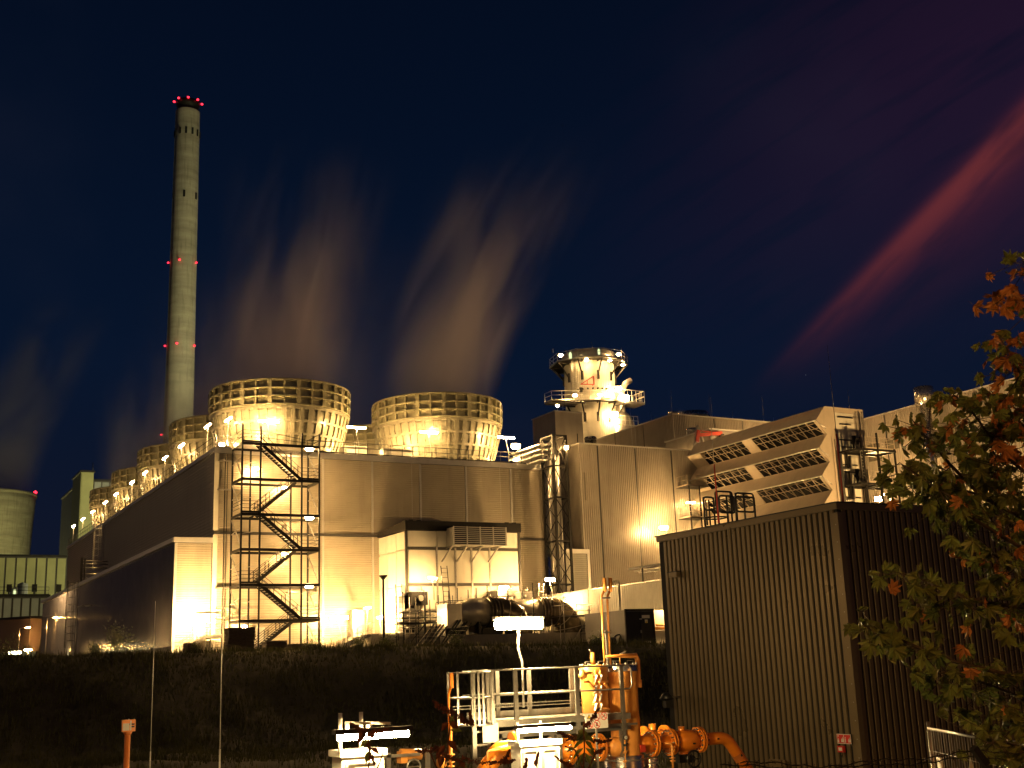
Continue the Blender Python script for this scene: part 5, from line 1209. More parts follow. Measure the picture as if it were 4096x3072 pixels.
# orange-yellow handle on the cage
q0, q1 = pg(1802, 2692, YR-.6), pg(1802, 2752, YR-.6)
t = thing('swing_gate_post', (q0.x, YR-.6, GZ), 'yellow post and handle at the left edge of the ladder cage', 'post')
part('handle', MB().box(q0.x-.02, q0.x+.06, YR-.62, YR-.56, q1.z, q0.z), 'yellow', t)
part('post', MB().pipe([(q0.x, YR-.6, q1.z+.02), (q0.x-.06, YR-.6, q1.z-.15), (q0.x-.05, YR-.6, GZ)], .03, 8), 'yellow', t)
# big lamp on the platform
WH = (1, .70, .30)
def fgtube(cu, cv, Y, wpx, watt, label, posts, thick=.06, base=None, col=WH, ang=0.0, shade=True):
    c = P(cu, cv, 'Y', Y); a, b = P(cu-wpx/2, cv, 'Y', Y), P(cu+wpx/2, cv, 'Y', Y); ln = b.x-a.x
    t = thing('tube_lamp', (c.x, Y, base), label, 'lamp')
    if shade: part('housing', MB().bar((a.x-.03, Y+.02, c.z+thick+.03), (b.x+.03, Y+.02+ang, c.z+thick+.03), .17, .07), 'black' if shade == 2 else 'galv', t)
    part('tube', MB().tube((a.x+.03, Y, c.z), (b.x-.03, Y+ang, c.z), thick, 12), lampmat(watt, 2*math.pi*thick*ln, col), t)
    for pts, r in posts(c): part('post', MB().pipe(pts, r, 8), 'trim', t)
    return t
fgtube(2075, 2497, 25.7, 186, 4000, 'large blazing tube lamp on a bent pole rising from the service platform',
    lambda c: [([(pg(2074, 2515, 25.7)), pg(2073, 2590, 25.7), pg(2077, 2610, 25.7), pg(2088, 2645, 25.7), pg(2090, 2680, 25.7), pg(2094, 2830, 25.7)], .028)], .12, zd)
c2 = P(2160, 2967, 'Y', 22.6)
fgtube(2180, 2916, 22.25, 215, 1200, 'tube lamp mounted above the right white switch cabinet',
    lambda c: [([(c.x-.45, 22.62, c.z+.15), (c.x-.45, 22.62, c2.z-.02)], .03), ([(c.x+.1, 22.62, c.z+.15), (c.x+.1, 22.62, c2.z-.02)], .03)], .045, GZ, shade=2)
c1 = P(1450, 3005, 'Y', 18.2)
fgtube(1492, 2942, 17.85, 296, 650, 'long tube lamp with dark hood above the left white switch cabinet',
    lambda c: [([(c.x-.4, 18.22, c.z+.35), (c.x-.4, 18.22, c1.z-.02)], .035), ([(c.x-.05, 18.22, c.z+.35), (c.x-.05, 18.22, c1.z-.02)], .035)], .05, GZ, shade=2)
def cabinet(u0, u1, vt, Y, label, doors=2):
    a, b = P(u0, vt, 'Y', Y), P(u1, vt, 'Y', Y); t = thing('switch_cabinet', (a.x, Y, GZ), label, 'cabinet')
    part('body', MB().box(a.x, b.x, Y, Y+.45, GZ+.5, a.z-.1), 'signw', t); part('lid', MB().box(a.x-.04, b.x+.04, Y-.05, Y+.5, a.z-.1, a.z), 'signw', t)
    part('plinth', MB().box(a.x, b.x, Y, Y+.45, GZ-.2, GZ+.5), 'conc', t)
    for k in range(doors):
        w_ = (b.x-a.x)/doors; x0 = a.x+w_*k+.1*w_; x1 = a.x+w_*(k+1)-.2*w_
        wf_ = part('window_frame', roundrect((x0, a.z-1.1), (x1, a.z-.2), Y-.015, MB(), .05), 'galv', t)
        part('window', MB().box(x0+.03, x1-.03, Y-.006, Y, a.z-1.05, a.z-.25), 'white', wf_)
    return t, a, b
def roundrect2(): pass
cabinet(2083, 2237, 2967, 22.6, 'bright white switch cabinet with two rounded windows under its own tube lamp')
_, a, b = cabinet(1368, 1535, 3004, 18.2, 'bright white switch cabinet at the lower edge, left of the dark flower spikes', 1)
for k, u in enumerate((1388, 1470)):
    p_ = P(u, 2890, 'Y', 18.3); t = thing('lamp_bracket', p_, 'perforated strut with cable above the left cabinet lamp, %s one' % ('left', 'right')[k], 'bracket')
    part('upright', MB().box(p_.x-.03, p_.x+.03, 18.28, 18.34, p_.z-.28, p_.z), 'galv', t); part('arm', MB().bar((p_.x-.05, 18.25, p_.z), (p_.x+.27, 18.0, p_.z-.02), .04), 'galv', t)
    part('cable', MB().pipe([(p_.x+.26, 18.0, p_.z), (p_.x+.3, 18.0, p_.z-.06), (p_.x+.22, 18.1, p_.z-.2)], .012, 5), 'black', t)
# valve actuator frame right of the left cabinet
a = P(1640, 3030, 'Y', 20.5)
t = thing('valve_actuator', (a.x, 20.5, GZ), 'pale motor valve actuator with handwheel on a strut frame', 'actuator')
part('frame', MB().box(a.x-.45, a.x-.37, 20.5, 20.56, GZ, a.z+.1).box(a.x+.32, a.x+.4, 20.5, 20.56, GZ, a.z+.12).box(a.x-.6, a.x+.2, 20.5, 20.54, a.z+.02, a.z+.07), 'galv', t)
part('motor', MB().tube((a.x-.1, 20.7, a.z+.05), (a.x+.3, 20.7, a.z+.03), .1, 14).box(a.x-.13, a.x, 20.6, 20.8, a.z-.1, a.z+.1), 'cream', t)
part('gearbox', MB().lathe(a.x-.3, 20.6, [(.24, a.z-.6), (.24, a.z-.28), (.2, a.z-.22), (0, a.z-.2)], 20), 'cream', t)
part('handwheel', MB().pipe([(a.x+.05+.13*math.cos(k*.42), 20.45, a.z-.16+.13*math.sin(k*.42)) for k in range(16)], .018, 6, caps=False).bar((a.x-.07, 20.45, a.z-.16), (a.x+.17, 20.45, a.z-.16), .02), 'galv', t)
# vessels
def vessel(u0, u1, vt, vb, label, m='cream', lid=True):
    a, b = pg(u0, vt), pg(u1, vt); cx_ = (a.x+b.x)/2; r = (b.x-a.x)/2*.93; zb = pg(u0, vb).z
    t = thing('filter_vessel', (cx_, YG, zb), label, 'vessel', 'filter vessels at the platform')
    part('shell', MB().lathe(cx_, YG, [(r*.5, zb-.08), (r*.97, zb), (r*.97, a.z-.3), (r, a.z-.28), (r, a.z-.12)], 40), m, t)
    li_ = part('lid', MB().lathe(cx_, YG, [(r*1.04, a.z-.17), (r*1.04, a.z-.04), (r*.9, a.z), (0, a.z+.02)], 40), 'steel' if lid == 2 else m, t)
    for k in range(10):
        an = k*.628; part('lid_bolt', MB().tube((cx_+r*.96*math.cos(an), YG+r*.96*math.sin(an), a.z-.02), (cx_+r*.96*math.cos(an), YG+r*.96*math.sin(an), a.z+.04), .02, 6), 'galv', li_)
    for s in (-.6, .5):
        part('lid_handle', MB().pipe([(cx_+s*r-.09, YG-.1, a.z), (cx_+s*r-.09, YG-.1, a.z+.09), (cx_+s*r+.09, YG-.1, a.z+.09), (cx_+s*r+.09, YG-.1, a.z)], .012, 6), 'galv', li_)
    return t, cx_, r, a.z, zb
V1, v1x, v1r, v1t, v1b = vessel(2322, 2424, 2663, 2905, 'left of the two tall cream filter vessels, valves hanging in front')
V2_, v2x, v2r, v2t, v2b = vessel(2433, 2541, 2660, 3022, 'right of the two tall cream filter vessels, steel lid, pipe elbow above', lid=2)
part('davit_arm', MB().pipe([pg(2423, 2625, YG-.1), pg(2480, 2624, YG-.1), pg(2543, 2622, YG-.1), pg(2550, 2640, YG-.1), pg(2553, 2740, YG-.1), pg(2553, 2750, YG-.1)], .05, 10, radii=[.035, .045, .07, .07, .07, .08]), 'cream', V2_)
part('hinge', MB().tube(pg(2552, 2718, YG-.1), pg(2552, 2749, YG-.1), .1, 12), 'cream', V2_)
q = pg(2531, 2736, YG-.35); part('hinge_plate', MB().tube((q.x, q.y, q.z), (q.x, q.y-.03, q.z), .075, 14), 'cream', V2_)
for u, v in ((2370, 2610), (2478, 2618)):
    q = pg(u, v); part('clamp_screw', MB().tube((q.x, YG, v1t), q, .018 if u > 2400 else .06, 8), 'cream', V1 if u < 2400 else V2_)
    part('clamp_lever', MB().bar(q, (q.x+(.15 if u > 2400 else -.12), q.y-.05, q.z+.07), .035), 'galv', V1 if u < 2400 else V2_)
part('nameplate', MB().box(v2x+.15, v2x+.3, YG-v2r-.02, YG-v2r+.02, v2b+.05, v2b+.22), 'redp', V2_)
# small valves in front of vessel 1
t = thing('valve_tree', (pg(2390, 2740).x, YG-.5, -1.2), 'double column of small cream lever valves between the two vessels', 'valves')
for x_u in (2380, 2400):
    a = pg(x_u, 2680, YG-.5); b = pg(x_u+2, 2845, YG-.5); part('pipe', MB().tube(a, b, .028, 8), 'cream', t)
    for v in (2700, 2742, 2775, 2812):
        q = pg(x_u, v, YG-.52); part('flange', MB().tube(q, q+Vector((0, 0, .03)), .065, 10).tube(q-Vector((0, 0, .05)), q-Vector((0, 0, .02)), .065, 10), 'cream', t)
        part('lever', MB().bar(q+Vector((0, -.07, .0)), q+Vector((-.08, -.1, -.17)), .05, .02), 'signw', t)
for u0, v0, u1, v1 in ((2330, 2727, 2355, 2727), (2355, 2727, 2372, 2748), (2395, 2727, 2432, 2727), (2418, 2735, 2440, 2758), (2400, 2833, 2438, 2836)):
    part('branch', MB().tube(pg(u0, v0, YG-.5), pg(u1, v1, YG-.5), .03, 8), 'cream', t)
q = pg(2330, 2700, YG-.5); part('regulator', MB().lathe(q.x, YG-.5, [(0, q.z-.12), (.1, q.z-.06), (.12, q.z), (.06, q.z+.05), (.05, q.z+.12), (0, q.z+.14)], 14).tube((q.x-.05, YG-.5, q.z+.04), (q.x+.25, YG-.5, q.z+.04), .035, 8), 'cream', t)
# vent pipes
t = thing('vent_pipes', (pg(2420, 2660).x, YG+.2, -1), 'pair of thin tall orange vent pipes with offset tops beside a grey strut', 'pipes')
for k, (u, d) in enumerate(((2405, 0), (2428, 18))):
    tp = pg(u+15-d*.0, 2312 if k == 0 else 2308, YG+.2)
    part('vent_pipe', MB().pipe([pg(u+14, 2662, YG+.2), pg(u+6, 2520, YG+.2), pg(u+1, 2395, YG+.2), pg(u+2, 2383, YG+.2), pg(u+11, 2364, YG+.2)], .03, 8), 'cream', t)
    part('vent_tip', MB().tube(pg(u+14, 2367, YG+.2), pg(u+13, 2312, YG+.2), .05, 10), 'cream', t)
part('strut', MB().bar(pg(2437, 2680, YG+.3), pg(2426, 2520, YG+.3), .1, .06), 'galv', t)
part('clamp', MB().bar(pg(2404, 2393, YG+.15), pg(2440, 2391, YG+.15), .04).bar(pg(2412, 2530, YG+.15), pg(2446, 2528, YG+.15), .04), 'galv', t)
# main horizontal pipe run
zp = pg(2640, 2971).z
MP = thing('gas_pipe', (pg(2260, 2980).x, YG, zp), 'thick orange-yellow gas pipe with bolted flanges and ball valve, bending down to the right', 'pipe')
X_ = lambda u: P(u, 2972, 'Y', YG).x
def xcyl(x0, x1, r, m, nm, n=28): part(nm, MB().tube((x0, YG, zp), (x1, YG, zp), r, n), m, MP)
xcyl(X_(2225), X_(2440), .19, 'yellow', 'pipe_section'); xcyl(X_(2500), X_(2790), .165, 'yellow', 'pipe_section')
part('reducer', MB().pipe([(X_(2545), YG, zp), (X_(2575), YG, zp), (X_(2600), YG, zp)], .2, 28, radii=[.2, .2, .27]), 'yellow', MP)
def flange(u, r=.31, w_=.055, bolts=14):
    x = X_(u); fo_ = part('flange', MB().tube((x, YG, zp), (x+w_, YG, zp), r, 32).tube((x+w_+.02, YG, zp), (x+w_*2+.02, YG, zp), r, 32), 'yellow', MP)
    bm = MB()
    for k in range(bolts):
        a = 2*math.pi*k/bolts; y, z = YG+r*.84*math.cos(a), zp+r*.84*math.sin(a); bm.tube((x-.06, y, z), (x+w_*2+.08, y, z), .022, 6)
    part('bolts', bm, 'steel', fo_)
for u, r in ((2262, .36), (2385, .33), (2600, .32), (2672, .33), (2788, .32)): flange(u, r)
part('branch_sphere', MB().lathe(X_(2450), YG-.12, [(0, zp-.24), (.14, zp-.2), (.24, zp-.07), (.24, zp+.07), (.14, zp+.2), (0, zp+.24)], 24), 'cream', MP)
part('valve_body', MB().pipe([(X_(2692), YG, zp), (X_(2705), YG, zp), (X_(2725), YG, zp), (X_(2755), YG, zp), (X_(2778), YG, zp), (X_(2786), YG, zp)], .3, 28, radii=[.17, .25, .28, .28, .24, .17]), 'yellow', MP)
part('valve_neck', MB().tube((X_(2729), YG, zp+.2), (X_(2729), YG, zp+.36), .085, 16).tube((X_(2733), YG, zp-.4), (X_(2733), YG, zp-.2), .13, 16).box(X_(2715), X_(2750), YG-.15, YG+.15, zp-.52, zp-.36), 'yellow', MP)
part('label_patch', MB().box(X_(2745), X_(2755), YG-.295, YG-.285, zp-.08, zp-.04), 'ink', MP)
pts = [(X_(2798), YG, zp)]; x0 = X_(2880); rc = .42
for k in range(7): a = k/6*.93; pts.append((x0+rc*math.sin(a), YG, zp-rc+rc*math.cos(a)))
e = Vector(pts[-1]); d_ = Vector((math.cos(.93), 0, -math.sin(.93))); pts.append(tuple(e+d_*1.9))
part('bend', MB().pipe(pts, .155, 28), 'yellow', MP)
for f, s in ((.45, 1), (.8, 0), (1.1, 1)):
    q = e+d_*f*.8+Vector((0, -.157, 0)); part('marker', MB().bar(q-d_*.03, q+d_*.03, .05, .01, (0, 1, 0)), 'ink', MP)
q = e+d_*.38; part('warning_label', MB().pipe([q-d_*.09, q+d_*.09], .159, 28, caps=False), 'orangep', MP)
q = Vector((X_(2860), YG-.157, zp+.0)); part('marker', MB().box(q.x-.03, q.x+.03, q.y-.005, q.y+.005, q.z-.02, q.z+.02), 'ink', MP)
wx, wz = pg(2776, 3036, YG-.45).x, pg(2776, 3036, YG-.45).z
hw = MB().pipe([(wx+.2*math.cos(k*.3), YG-.45, wz+.2*math.sin(k*.3)) for k in range(22)], .025, 8, caps=False)
for a in (0, 2.1, 4.2): hw.tube((wx, YG-.45, wz), (wx+.2*math.cos(a), YG-.45, wz+.2*math.sin(a)), .015, 6)
part('handwheel', hw, 'black', MP); part('gear', MB().tube((wx, YG-.4, wz), (wx, YG-.1, wz), .09, 14).box(wx-.25, wx+.1, YG-.2, YG+.1, wz-.1, wz+.1), 'black', MP)
q = pg(2690, 2985, YG-.45); part('drain_pipe', MB().pipe([pg(2660, 2975, YG-.35), pg(2683, 2975, YG-.4), pg(2688, 2984, YG-.45), pg(2692, 3072, YG-.45)], .03, 8), 'cream', MP)
for v in (2992, 3034): q = pg(2690, v, YG-.45); part('drain_flange', MB().tube(q, q+Vector((0, 0, .03)), .07, 12).tube(q-Vector((0, 0, .07)), q-Vector((0, 0, .04)), .07, 12), 'cream', MP)
# pressure gauge and impulse line on the right vessel
t = thing('pressure_gauge', pg(2500, 2950, YG-.4), 'round pressure gauge on a thin valve line in front of the right vessel', 'gauge')
g_ = pg(2499, 2950, YG-.42); part('dial', MB().tube(g_, g_-Vector((0, .05, 0)), .055, 20), 'ink', t); part('dial_face', MB().tube(g_-Vector((0, .05, 0)), g_-Vector((0, .053, 0)), .045, 20), 'signw', t)
part('needle', MB().bar(g_-Vector((0, .058, .02)), g_-Vector((.0, .058, -.03)), .008), 'ink', t)
part('line', MB().pipe([g_-Vector((0, 0, .05)), pg(2500, 3000, YG-.42), pg(2502, 3072, YG-.42)], .02, 8), 'cream', t)
for v in (2976, 3005, 3040): q = pg(2500, v, YG-.42); part('valve', MB().tube(q, q-Vector((0, 0, .05)), .05, 10).tube(q, q+Vector((.09, 0, .0)), .02, 6), 'cream' if v > 3000 else 'black', t)
# steel drums at lower edge
for (u0, u1, vt, lb) in ((2436, 2572, 3026, 'wide shiny steel jacket under the right vessel'), (2584, 2634, 3036, 'small shiny steel canister right of the wide steel jacket')):
    a, b = pg(u0, vt, YG-.1), pg(u1, vt, YG-.1); t = thing('steel_jacket', ((a.x+b.x)/2, YG, GZ), lb, 'jacket')
    part('shell', MB().lathe((a.x+b.x)/2, YG, [((b.x-a.x)/2, GZ), ((b.x-a.x)/2, a.z-.02), ((b.x-a.x)/2*.97, a.z), (0, a.z+.01)], 32), 'steel', t)
    part('band', MB().lathe((a.x+b.x)/2, YG, [((b.x-a.x)/2*1.01, a.z-.12), ((b.x-a.x)/2*1.01, a.z-.09)], 32), 'galv', t)
# second pipe run behind
t = thing('rear_pipe', (X_(2560), YG+1.4, zp), 'second orange pipe run with flange and bonnet just behind the main gas pipe', 'pipe')
for u0, u1, r in ((2560, 2700, .17),): 
    a, b = P(u0, 2955, 'Y', YG+1.4), P(u1, 2955, 'Y', YG+1.4); part('pipe_section', MB().tube(a, (b.x, b.y, a.z), r, 24), 'yellow', t)
    for u in (2572, 2655): x = P(u, 2955, 'Y', YG+1.4).x; part('flange', MB().tube((x, YG+1.4, a.z), (x+.1, YG+1.4, a.z), .31, 28), 'yellow', t)
    x = P(2612, 2955, 'Y', YG+1.4).x; part('bonnet', MB().tube((x, YG+1.4, a.z), (x, YG+1.4, a.z+.36), .1, 16), 'yellow', t)
# yellow elbow pipes left of the cabinet
t = thing('yellow_elbow_pipe', pg(2000, 3000, 24), 'big bright yellow pipe elbow rising behind the right white cabinet', 'pipe')
part('elbow', MB().pipe([pg(1925, 3110, 24), pg(1955, 3060, 24), pg(1985, 3025, 24), pg(2030, 3012, 24), pg(2090, 3010, 24)], .19, 24), 'yellow', t)
part('branch', MB().pipe([pg(1960, 2998, 24.3), pg(1990, 2990, 24.3), pg(2040, 2985, 24.3), pg(2085, 2988, 24.3)], .13, 20, radii=[.04, .13, .15, .15]), 'yellow', t)
a = pg(2052, 2965, 24.3); part('flange', MB().tube((a.x-.03, 24.3, a.z), (a.x+.07, 24.3, a.z+.02), .2, 24), 'yellow', t)
part('impulse_line', MB().pipe([pg(1950, 3072, 23.9), pg(1950, 3008, 23.9), pg(1957, 3001, 23.9), pg(2000, 3000, 23.9)], .025, 8), 'cream', t)
t = thing('cream_valve_line', pg(1805, 3060, 24), 'thin cream pipe with a small valve below the ladder cage', 'pipe')
part('pipe', MB().pipe([pg(1803, 2900, 24), pg(1806, 3120, 24)], .03, 8), 'cream', t)
for v in (3015, 3045, 3062): q = pg(1805, v, 24); part('flange', MB().tube(q, q-Vector((0, 0, .03)), .08, 12), 'cream', t)
q = pg(1765, 3045, 24); part('valve', MB().lathe(q.x, 24, [(.05, q.z-.15), (.11, q.z-.1), (.11, q.z+.05), (.05, q.z+.12), (0, q.z+.2)], 14), 'cream', t)
# prohibition sign
a, b = P(2343, 2917, 'Y', 24.5), P(2430, 2849, 'Y', 24.5)
t = thing('prohibition_sign', (a.x, 24.5, a.z), 'white notice board with four round red prohibition pictograms below the platform', 'sign')
part('board', MB().box(a.x, b.x, 24.5, 24.51, a.z, b.z), 'signw', t)
part('stake', MB().box((a.x+b.x)/2-.02, (a.x+b.x)/2+.02, 24.52, 24.56, GZ, a.z+.1), 'galv', t)
W2, H2 = b.x-a.x, b.z-a.z
for i, (fx, fz) in enumerate(((.50, .77), (.82, .77), (.18, .27), (.50, .27))):
    cx_, cz_ = a.x+W2*fx, a.z+H2*fz; R_ = W2*.135; y = 24.494
    part('red_ring', MB().pipe([(cx_+R_*math.cos(k*math.pi/12), y, cz_+R_*math.sin(k*math.pi/12)) for k in range(25)], .008, 4, caps=False).bar((cx_-R_*.7, y, cz_+R_*.7), (cx_+R_*.7, y, cz_-R_*.7), .016, .006, (0, 1, 0)), 'signr', t)
    s = MB()
    if i == 0: s.prism([(-.02, 0, -.04), (.03, 0, -.03), (.02, 0, .02), (0, 0, .05), (-.03, 0, .0)], (cx_, y+.003, cz_), (0, .003, 0))
    elif i == 1: s.bar((cx_-.05, y+.004, cz_-.03), (cx_+.04, y+.004, cz_+.02), .012, .004, (0, 1, 0)).bar((cx_+.02, y+.004, cz_+.02), (cx_+.03, y+.004, cz_+.055), .01, .004, (0, 1, 0))
    elif i == 2: s.box(cx_-.03, cx_+.03, y+.002, y+.005, cz_-.035, cz_+.035)
    else:
        s.box(cx_-.02, cx_+.02, y+.002, y+.005, cz_-.04, cz_+.01)
        for k in range(4): s.box(cx_-.02+.011*k, cx_-.013+.011*k, y+.002, y+.005, cz_+.01, cz_+.045)
    part('pictogram', s, 'ink', t)
part('warning_triangle', MB().prism([(-.06, 0, -.045), (.06, 0, -.045), (0, 0, .06)], (a.x+W2*.17, 24.493, a.z+H2*.78), (0, .005, 0)), 'ink', t); part('triangle_field', MB().prism([(-.04, 0, -.034), (.04, 0, -.034), (0, 0, .036)], (a.x+W2*.17, 24.489, a.z+H2*.78), (0, .003, 0)), 'signy', t)
# orange marker post
a, b = P(484, 2927, 'Y', 24), P(539, 2877, 'Y', 24)
t = thing('marker_post', ((a.x+b.x)/2, 24, GZ), 'orange pipeline marker post with a square printed plate on top, on the dark slope', 'marker post')
part('post', MB().tube(((a.x+b.x)/2, 24, GZ-.3), ((a.x+b.x)/2-.0, 24, a.z+.02), .055, 12), 'orangep', t)
part('collar', MB().tube(((a.x+b.x)/2, 24, a.z-.08), ((a.x+b.x)/2, 24, a.z+.01), .05, 12, .1), 'orangep', t)
part('plate', MB().box(a.x, b.x, 23.9, 23.98, a.z, b.z), 'yellow', t)
part('label_field', MB().box(a.x+.01, a.x+.13, 23.895, 23.9, a.z+.02, a.z+.15), 'signw', t); part('label_field', MB().box(a.x+.02, b.x-.02, 23.896, 23.9, b.z-.1, b.z-.07).box(a.x+.17, b.x-.02, 23.896, 23.9, a.z+.07, a.z+.1), 'ink', t)
part('window', MB().box(a.x+.14, a.x+.17, 23.895, 23.9, a.z+.02, b.z-.02).box(a.x+.12, b.x-.12, 23.9, 23.95, b.z, b.z+.02), 'signw', t)
# ---------------------------------------------------------------- temporary mesh fence, barbed wire
def D_(u, v, dep): return ray(u, v)/F*dep
def tofixz(u, v, z): d = ray(u, v); return d*(z/d.z)
A0 = D_(3712, 2900, 14.5); z = A0.z
segs = [(tofixz(3712, 2900, z), tofixz(3926, 2938, z)), (tofixz(3940, 2938, z), tofixz(4140, 2962, z))]
for k, (a, b) in enumerate(segs):
    t = thing('mesh_fence_panel', (a.x, a.y, z-2), 'temporary wire mesh fence panel on tube frame, %s' % ('left one with small plate and triangular sign', 'right one behind the low leaves')[k], 'fence panel', 'temporary fence panels')
    part('frame', MB().tube((a.x, a.y, z-2), (a.x, a.y, z+.04), .02, 8).tube((b.x, b.y, z-2), (b.x, b.y, z+.04), .02, 8).tube((a.x, a.y, z-.04), (b.x, b.y, z-.04), .018, 8), 'galv', t)
    n = int((b-a).length/.10); wv = MB(); wh = MB()
    for i in range(1, n): p_ = a.lerp(b, i/n); wv.bar((p_.x, p_.y, z-2), (p_.x, p_.y, z-.05), .004)
    for i in range(8): wh.bar((a.x, a.y, z-.3-.24*i), (b.x, b.y, z-.3-.24*i), .004)
    part('vertical_wires', wv, 'galv', t); part('horizontal_wires', wh, 'galv', t)
    if k == 0:
        f = a.lerp(b, .12); dv_ = (b-a).normalized(); part('label_plate', MB().bar(f+Vector((0, 0, -.42)), f+dv_*.17+Vector((0, 0, -.42)), .02, .12), 'signw', t)
        f = a.lerp(b, .72)+Vector((-.03, -.05, -.27)); tt = thing('warning_triangle_sign', f, 'small white triangular sign hanging tilted on the mesh fence', 'sign')
        part('plate', MB().prism([(0, 0, 0), (.10, .02, -.27), (-.13, 0, -.40)], f, (0, -.01, 0)), 'signw', tt); part('symbol', MB().prism([(0, 0, -.12), (.05, .01, -.25), (-.05, 0, -.29)], f+Vector((0, -.012, 0)), (0, -.004, 0)), 'orangep', tt)
bw = thing('barbed_wire_fence', D_(3500, 3050, 8), 'two strands of barbed wire with a slanted post before the dark building', 'fence')
for row, (v0, v1) in enumerate(((3052, 3015), (3062, 3046))):
    a, b = D_(2960-row*80, v0, 8.0), D_(4250, v1, 9.5); s, bb = MB(), MB(); n = 90
    pts = [a.lerp(b, i/n)+Vector((0, 0, .006*math.sin(i*.9+row)+.012*math.sin(i*.23)-.03*math.sin(math.pi*i/n*2))) for i in range(n+1)]
    s.pipe(pts, .0035, 4); s.pipe([p_+Vector((0, 0, .004*math.sin(i*2.1))) for i, p_ in enumerate(pts)], .003, 4)
    for i in range(2, n, 2):
        for _ in range(3):
            d_ = Vector([random.gauss(0, 1) for _ in range(3)]).normalized()*.022; bb.bar(pts[i]-d_, pts[i]+d_, .003)
    part('strand', s, 'dark', bw); part('barbs', bb, 'dark', bw)['kind'] = 'stuff'
a, b = D_(3893, 2990, 9), D_(3945, 3060, 9); part('post', MB().bar(a, b, .05).bar(b, (b.x, b.y, -1.9), .05), 'black', bw)
# ---------------------------------------------------------------- maple tree at right
def leafmesh(name, curl):
    pts = []; lob = [(0, 1.0), (.62, .88), (1.25, .80), (-.62, .88), (-1.25, .80)]
    out = [(0, -.55)]
    seq = [(-2.3, .40), (-1.95, .58), (-1.65, .50), (-1.3, .92), (-1.05, .72), (-.88, .60), (-.75, .80), (-.6, 1.0), (-.45, .78), (-.28, .62), (-.16, .85), (0, 1.15), (.16, .85), (.28, .62), (.45, .78), (.6, 1.0), (.75, .80), (.88, .60), (1.05, .72), (1.3, .92), (1.65, .50), (1.95, .58), (2.3, .40)]
    vs = [(0, -.12, 0)]
    for a, r in seq:
        x, y = math.sin(a)*r, math.cos(a)*r-.12
        vs.append((x*.55, y*.55, curl*(x*x+y*y)*.8+.06*math.sin(a*5)))
    vs.append((0.0, -.22, 0)); n = len(vs)
    fs = [(0, i, i+1) for i in range(1, n-1)]+[(0, n-1, 1)]
    vs += [(.008, -.1, .01), (-.008, -.1, .01), (0, -.6, -.12)]; fs.append((n, n+1, n+2))
    me = bpy.data.meshes.new(name); me.from_pydata(vs, [], fs); me.update(); return me, vs, fs
LM = []
for m in ('leaf', 'leaf', 'leafo'):
    for c in (-.35, .3):
        me, vs, fs = leafmesh('leaf', c); me.materials.append(M[m]); LM.append((m, me, vs, fs))
tb = D_(4420, 3072, 11.5); tb.z = -3.6
MT = thing('maple_tree', tb, 'maple tree at the right edge with green and orange leaves lit from below', 'tree')
trunk = [(tb.x, tb.y, -4.3), D_(4400, 2900, 11.5), D_(4380, 2500, 11.3), D_(4340, 2100, 11.2), D_(4300, 1700, 11.1), D_(4220, 1300, 11), D_(4150, 1000, 11)]
part('trunk', MB().pipe(trunk, .1, 10, radii=[.16, .14, .12, .09, .07, .045, .01]), 'bark', MT)
br_ = [([(3455, 2500), (3540, 2545), (3618, 2565), (3794, 2640), (4000, 2690), (4360, 2800)], 10.2, 46, .2),
       ([(3582, 2288), (3660, 2310), (3752, 2352), (3921, 2408), (4100, 2430), (4370, 2600)], 10.4, 42, .25),
       ([(3625, 1945), (3720, 1925), (3794, 1942), (3936, 1985), (4100, 2076), (4350, 2300)], 10.6, 46, .35),
       ([(3638, 1689), (3680, 1720), (3724, 1770), (3803, 1861), (3930, 1990), (4340, 2200)], 10.3, 34, .35),
       ([(3598, 1850), (3640, 1880), (3690, 1915), (3764, 1960), (3900, 2080), (4345, 2350)], 10.0, 30, .35),
       ([(3784, 1556), (3863, 1616), (3920, 1690), (4000, 1800), (4110, 1900), (4320, 2050)], 10.6, 40, .5),
       ([(3989, 1337), (4042, 1417), (4085, 1500), (4120, 1620), (4300, 1800)], 10.4, 30, .85),
       ([(4036, 1158), (4080, 1190), (4120, 1260), (4250, 1450)], 10.7, 16, .9),
       ([(4080, 1020), (4110, 1080), (4200, 1300)], 10.8, 8, .9),
       ([(3900, 1640), (3950, 1760), (4020, 1900), (4090, 2010), (4330, 2200)], 11.0, 40, .35),
       ([(3860, 1800), (3920, 1920), (4000, 2050), (4100, 2180), (4350, 2400)], 10.9, 46, .25),
       ([(3880, 2190), (3960, 2210), (4040, 2260), (4110, 2330), (4360, 2500)], 10.2, 34, .45),
       ([(3700, 2700), (3790, 2690), (3900, 2720), (4010, 2760), (4100, 2800), (4380, 2900)], 10.7, 30, .1),
       ([(3930, 2985), (3990, 2960), (4060, 2980), (4110, 3010), (4390, 3072)], 9.6, 40, .05),
       ([(4010, 2800), (4060, 2900), (4110, 2990), (4390, 3000)], 9.8, 24, .15),
       ([(3960, 1560), (4020, 1620), (4090, 1700), (4310, 1900)], 11.0, 26, .6)]
nl = 0; rest = {m: MB() for m in ('leaf', 'leafo')}
bm_ = MB(); cand = []
